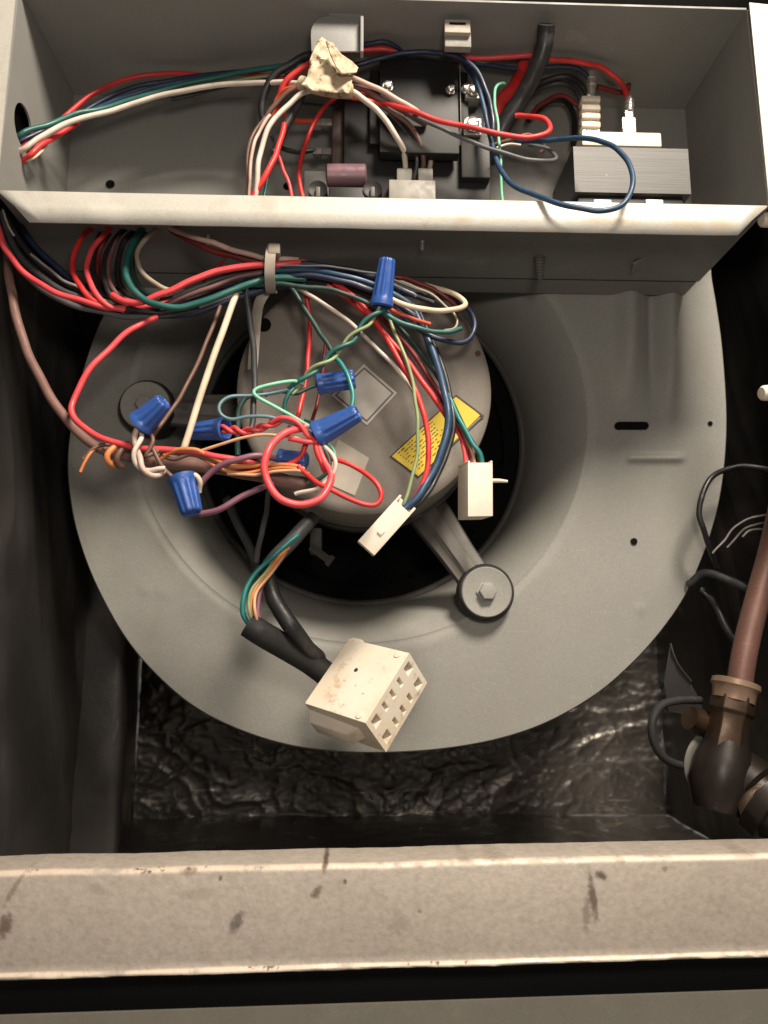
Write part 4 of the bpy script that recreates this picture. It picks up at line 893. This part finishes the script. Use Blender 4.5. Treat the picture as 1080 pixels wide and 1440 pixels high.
nut('small blue wire nut half hidden behind the red ring', 392, 644, 394, 432, 648, 390, 26, 24)
# zip tie
zt = empty('zip_tie', P(383, 408, 404), 'grey zip tie holding the lower wire bundle', 'zip tie')
m = MB(); path = []
for k in range(25):
    a = 2*math.pi*k/24; c = P(383+2*math.sin(a), 379-29*math.sin(a), 407); path.append(c+Vector((0, -.0105*math.cos(a), 0)))
vs = []; fs = []
for i, p in enumerate(path[:-1]):
    c = P(383, 379, 407); n_ = (p-c); n_.x = 0; n_.normalize()
    for dx, dn in ((-.0028, 0), (.0028, 0), (.0028, .0011), (-.0028, .0011)): vs.append(p+Vector((dx, 0, 0))+n_*dn)
fs = [(4*i+j, 4*i+(j+1) % 4, 4*((i+1) % 24)+(j+1) % 4, 4*((i+1) % 24)+j) for i in range(24) for j in range(4)]
m.add(vs, fs); m.build('tie_band', M_TIE, zt)
m = MB(); c = P(386, 352, 398); m.box(c, (.0066, 0, 0), (0, .005, 0), (0, 0, .006)); m.build('tie_head', M_TIE, zt, bevel=.0008)
m = MB(); tp2 = pxpath([(384, 398, 416), (374, 410, 416), (365, 425, 418), (361, 445, 422), (358, 480, 426), (355, 520, 428)])
m.tube(tp2, .0030, 8, flat=.2); m.build('tie_tail', M_TIE, zt)
def cv(dx, dy, dz, Y=400): k = Y/1080/1000; return (RIGHT*dx - UP*dy + FWD*dz)*k
# slim connector
sc = empty('slim_connector', P(516, 775, 392), 'slim cream plastic wire connector hanging at lower middle of the motor', 'connector')
a = P(515, 771, 392); b = P(574, 705, 392); ux = (b-a); L = ux.length; ux.normalize(); vx = FWD.cross(ux).normalized(); wx = ux.cross(vx).normalized()
if wx.dot(FWD) < 0: wx = -wx
m = MB(); wd = .0113; dp = .0085
m.box(a+ux*(L*.44)+wx*dp/2, ux*(L*.88), vx*wd, wx*dp)
m.box(a+ux*(L*.94)+wx*(dp-.0006), ux*(L*.12), vx*wd, wx*.0012)
for s_ in (-1, 1): m.box(a+ux*(L*.93)+vx*s_*(wd/2-.0007)+wx*dp/2, ux*(L*.14), vx*.0014, wx*(dp-.0002))
m.build('connector_body', M_NYLON, sc, bevel=.0005)
m = MB(); m.box(a+ux*(L*.35)-wx*.0003, ux*(L*.10), vx*.003, wx*.0012); m.build('latch_bump', M_NYLON, sc, bevel=.0004)
# square connector
qc = empty('square_connector', P(669, 729, 400), 'square cream plastic wire connector with side prong at the right motor edge', 'connector')
f0 = P(658, 648, 398); f1 = P(693, 648, 401); f2 = P(658, 729, 398); l0 = P(644, 655, 412)
ex = f1-f0; ez = f2-f0; ey = l0-f0; ey = ey - ex*(ey.dot(ex)/ex.length_squared); ey = ey.normalized()*.016
m = MB(); m.box(f0+ex/2+ez*.5+ey/2, ex, ez*.94, ey)
for s_ in (0, 1): m.box(f0+ex*(.05+.9*s_)+ez*.02+ey/2, ex*.1, ez*.05, ey)
m.build('connector_body', M_NYLON, qc, bevel=.0006)
m = MB(); m.tube([P(690, 676, 404), P(702, 676, 402), P(714, 677, 401)], [.0012, .0011, .0007], 8); m.build('side_prong', M_NYLON, qc)
# big white multi-way plug: axes solved from its three visible faces
bp = empty('multi_way_plug', P(535, 1050, 400), 'large soiled cream multi pin plug hanging below the motor', 'plug')
def RY(px, py, dist): d = (FWD*F + RIGHT*(px-540) + UP*(720-py)).normalized(); return CAM + d*dist/1000
corner = RY(514, 1017, 405)               # corner shared by the three visible faces
u = corner-RY(428, 989, 433.3); v = corner-RY(575.6, 918, 422.05); w = RY(543, 1058, 424.8)-corner
O = corner - u - v                        # so that O + a*u + b*v + c*w, a,b,c in 0..1
def pt(a, b, c): return O+u*a+v*b+w*c
m = MB()
# pocketed end face at a=1: 5 cells along v, 2 along w
nb, nc = 5, 2; mb_, mc_ = .07, .13; gb, gc = .12, .31
cb_ = [(mb_+(1-2*mb_)*i/nb+gb/2*(1 if i else 0), mb_+(1-2*mb_)*(i+1)/nb-gb/2*(1 if i < nb-1 else 0)) for i in range(nb)]
cc_ = [(mc_+(1-2*mc_)*i/nc+gc/2*(1 if i else 0), mc_+(1-2*mc_)*(i+1)/nc-gc/2*(1 if i < nc-1 else 0)) for i in range(nc)]
bs = [0]+[x for c in cb_ for x in c]+[1]; cs = [0]+[x for c in cc_ for x in c]+[1]
for i in range(len(bs)-1):
    for j in range(len(cs)-1):
        q_ = [(bs[i], cs[j]), (bs[i+1], cs[j]), (bs[i+1], cs[j+1]), (bs[i], cs[j+1])]
        if i % 2 == 1 and j % 2 == 1:
            D = .5
            bot = [pt(1-D, *p) for p in q_]; top = [pt(1, *p) for p in q_]
            m.add(top+bot, [(k, (k+1) % 4, (k+1) % 4+4, k+4) for k in range(4)]+[(4, 5, 6, 7)])
        else: m.add([pt(1, *p) for p in q_], [(0, 1, 2, 3)])
def quad(*p): m.add([pt(*x) for x in p], [(0, 1, 2, 3)])
quad((0, 0, 0), (1, 0, 0), (1, 1, 0), (0, 1, 0)); quad((0, 0, 1), (1, 0, 1), (1, 1, 1), (0, 1, 1)); quad((0, 0, 0), (1, 0, 0), (1, 0, 1), (0, 0, 1))
quad((0, 1, 0), (1, 1, 0), (1, 1, 1), (0, 1, 1)); quad((0, 0, 0), (0, 1, 0), (0, 1, 1), (0, 0, 1))
pb = m.build('plug_body', M_PLUG, bp, smooth=False)
bm = bmesh.new(); bm.from_mesh(pb.data); bmesh.ops.remove_doubles(bm, verts=bm.verts, dist=1e-5); bmesh.ops.recalc_face_normals(bm, faces=bm.faces)
es = [e for e in bm.edges if len(e.link_faces) == 2 and e.calc_face_angle(0) > .6]
bmesh.ops.bevel(bm, geom=es, offset=.0005, segments=2, profile=.6, affect='EDGES', clamp_overlap=True)
bm.to_mesh(pb.data); bm.free()
# broken collar at the back edge, latch ramp and pin studs
m = MB(); m.box(pt(.10, -.015, .5), u*.20, v*.07, w*.92); m.build('back_collar', M_PLUG, bp, bevel=.0012)
m = MB(); m.prism([pt(.02, 1.0, .18), pt(.80, 1.0, .30), pt(.62, 1.09, .45), pt(.05, 1.12, .35)], w*.35); m.build('side_latch', M_PLUG, bp, bevel=.0006)
for b_ in (.06, .93):
    m = MB(); c_ = pt(.86, b_, 0); m.lathe(c_, -w, [(0, .0022), (.0005, .0022), (.0007, .0012)], 14); m.build('mould_mark', M_PLUG, bp)
m = MB(); m.lathe(pt(.42, .40, 0), -w, [(0, .0012), (.0003, .0012), (.0004, .0006)], 10); m.build('pin_mark', M_INK, bp)
# sleeve and leads of that plug
sv = empty('plug_lead', P(400, 920, 400), 'sleeved motor lead of green and orange wires ending at the large plug', 'cable')
bc = pt(0, .5, .6)
m = MB(); e1 = spline([P(349, 878, 424), P(372, 893, 425), P(408, 914, 436), P(440, 934, 445), bc+u*.1])
m.tube(e1, .0070, 20); slv = m.build('black_sleeve', M_RUBBER, sv)
wire(None, 'black', 26, [(372, 800, 436), (378, 822, 432), (390, 850, 428), (408, 880, 426), (428, 906, 434), (448, 928, 447)], name='black_sleeve', parent=sv)
wire(None, 'teal', 8, [(420, 752, 440), (400, 770, 435), (375, 790, 429), (353, 815, 425), (343, 840, 422), (342, 862, 422), (352, 882, 424)], name='green_lead', parent=sv)
wire(None, 'orange', 8, [(405, 770, 438), (382, 796, 428), (362, 822, 423), (353, 846, 421), (356, 866, 421), (364, 884, 424)], name='orange_lead', parent=sv)
wire(None, 'yellowgreen', 5, [(400, 772, 438), (378, 798, 427), (358, 824, 421), (350, 846, 419), (352, 866, 419), (360, 884, 424)], name='yellow_lead', parent=sv)
wire(None, 'purple', 8, [(402, 776, 440), (380, 805, 432), (366, 830, 426), (362, 855, 424), (366, 875, 423), (374, 890, 425)], name='purple_lead', parent=sv)
wire(None, 'peach', 5, [(402, 776, 438), (386, 800, 428), (364, 828, 422), (357, 850, 419), (360, 870, 420), (368, 886, 424)], name='peach_lead', parent=sv)
wire(None, 'darkgrey', 24, [(440, 728, 468), (418, 752, 457), (396, 776, 450), (378, 796, 446)], name='lead_boot', parent=sv)
# dark sleeved leads in the inlet
wire('dark sleeved lead slanting down in the inlet left of the motor', 'darkgrey', 14, [(318, 700, 500), (330, 728, 506), (346, 760, 512), (360, 792, 520)], name='motor_lead', cat='cable')
wire('second dark lead in the inlet crossing the first one', 'grey', 9, [(378, 690, 492), (374, 725, 496), (366, 758, 502), (360, 790, 508)], name='motor_lead', cat='cable')

# ================================================================== PIPEWORK AT THE RIGHT
m = MB(); pp = pxpath([(1112, 600, 452), (1102, 690, 448), (1085, 770, 444), (1066, 840, 440), (1053, 890, 437), (1044, 935, 434), (1037, 985, 432)])
m.tube(pp, .0069, 24); tag(m.build('copper_pipe', M_COPPER), 'tarnished copper pipe dropping into a brass nut at the right edge', 'pipe')
vb = empty('brass_valve', P(1045, 1180, 430), 'grimy brass valve body at the lower right with a pale worn nut', 'valve')
axd = (P(1022, 1045, 430)-P(1036, 962, 432)); Lq = axd.length
m = MB(); m.lathe(P(1035, 960, 432), axd, [(.002, .0085), (0, .0090), (-.0012, .0112), (-.0006, .0128), (.0022, .0131), (.004, .0118), (.010, .0112)], 36); m.build('flare_collar', M_BRASSRIM, vb)
m = MB(); m.lathe(P(1034, 968, 432), axd, [(0, .0112), (.001, .0116), (.013, .0124), (.0145, .0112), (.022, .0108), (.040, .0125)], 6); m.build('hex_nut', M_BRASS, vb, bevel=.0008)
m = MB(); m.lathe(P(1028, 1010, 432), axd, [(0, .0095), (.012, .0110), (.022, .0150), (.036, .0165), (.05, .012)], 32); m.build('valve_body', M_VALVE, vb)
a = P(1000, 1062, 444); b = P(1105, 1150, 414); d = b-a
m = MB(); m.lathe(a, d, [(0, .008), (.003, .0115), (.014, .0125), (.016, .0160), (.028, .0168), (.030, .0140), (.033, .0140), (.034, .0195), (.043, .0195), (.044, .0165), (.060, .0165)], 40); m.build('valve_stem_housing', M_VALVE, vb)
a = P(1052, 1128, 424); m = MB(); m.lathe(P(1072, 1136, 416), (-.35, -1, .1), [(-.004, .012), (.004, .0120), (.005, .0105), (.005, .0065), (.003, .0060), (.003, .001)], 32); m.build('stem_cap', M_BRASS, vb)
wa = []
for k in range(25): an = math.radians(95+190*k/24); wa.append(P(1010+42*math.cos(an), 1076-46*math.sin(an), 446+6*math.cos(an)))
m = MB(); m.tube(wa, .0032, 10, flat=.5); m.build('grey_washer', M_ARM, vb)
m = MB(); m.lathe(P(981, 1014, 440), (-.9, -.3, .35), [(-.016, .007), (.0, .0075), (.002, .0065), (.006, .0065), (.0065, .002)], 20); m.build('side_port', M_BRASS, vb)
m = MB(); m.tube(pxpath([(985, 985, 446), (955, 985, 440), (930, 992, 436), (918, 1012, 434), (918, 1038, 434), (930, 1062, 436), (952, 1075, 440), (985, 1078, 446)]), .0023, 14)
tag(m.build('black_hose', M_RUBBER), 'small black hose curl left of the brass valve', 'hose')
# torn flap of lining by the valve
m = MB(); fl_ = [(944, 906, 455), (952, 930, 455), (968, 955, 458), (985, 985, 462), (990, 1010, 466), (940, 1000, 462), (934, 960, 458)]
m.prism([P(*p) for p in fl_], (0, .0012, 0)); m.tube(pxpath([(943, 905, 454), (948, 922, 454), (956, 938, 455), (972, 958, 458)]), .0006, 6)
tag(m.build('lining_flap', M_FOILSIDE), 'torn flap of black lining standing beside the brass valve', 'lining')
# cables at the right
wire('black cable arcing over the right rim of the blower', 'black', 9, [(1090, 662, 476), (1050, 656, 478), (1020, 661, 478), (1000, 673, 476), (987, 695, 474), (984, 722, 474), (990, 748, 476), (1000, 775, 482), (1012, 810, 492)], name='black_cable', cat='cable')
for i, (lab, pts) in enumerate((('uppermost thin grey wire by the copper pipe', [(1002, 778, 470), (1020, 758, 468), (1035, 740, 466), (1055, 729, 466), (1085, 722, 466)]),
    ('middle thin grey wire by the copper pipe', [(1022, 770, 474), (1040, 750, 472), (1060, 738, 472), (1088, 732, 472)]),
    ('lowest thin grey wire by the copper pipe', [(1044, 755, 470), (1052, 748, 470), (1068, 744, 470), (1088, 746, 470)]))): wire(lab, 'silver', 3.2, pts, name='thin_wire', group='thin wires by the pipe')
wire('black hose slanting behind the copper pipe', 'darkgrey', 13, [(968, 822, 500), (985, 808, 494), (1005, 808, 488), (1030, 818, 482), (1055, 830, 476), (1090, 848, 470)], name='black_hose', cat='hose')
wire('lower black hose in the dark at right', 'black', 14, [(985, 830, 505), (1005, 850, 500), (1020, 880, 494), (1035, 905, 488), (1060, 930, 480)], name='black_hose', cat='hose')
# jamb with two pale bolts at the right edge
jb = empty('cabinet_jamb', P(1140, 700, 400), 'dark cabinet jamb just off the right edge', 'jamb')
m = MB(); a = P(1105, 360, 398); m.box((a.x+.008, .400, CAM.z+.06), (.014, 0, 0), (0, .02, 0), (0, 0, .30)); m.build('jamb_post', M_DARKSTEEL, jb)
for lab, py in (('pale tan bolt head at the upper right edge, level with the flange', 309), ('pale tan bolt head at the right edge, level with the motor', 553)):
    m = MB(); c = P(1070, py, 398); m.lathe(c, (1, .15, .1), [(0, .0012), (.0002, .0032), (.0014, .0042), (.0050, .0044), (.0054, .0026), (.016, .0026)], 14)
    tag(m.build('plastic_bolt', M_NYLON), lab, 'bolt', 'pale bolts at the right edge')
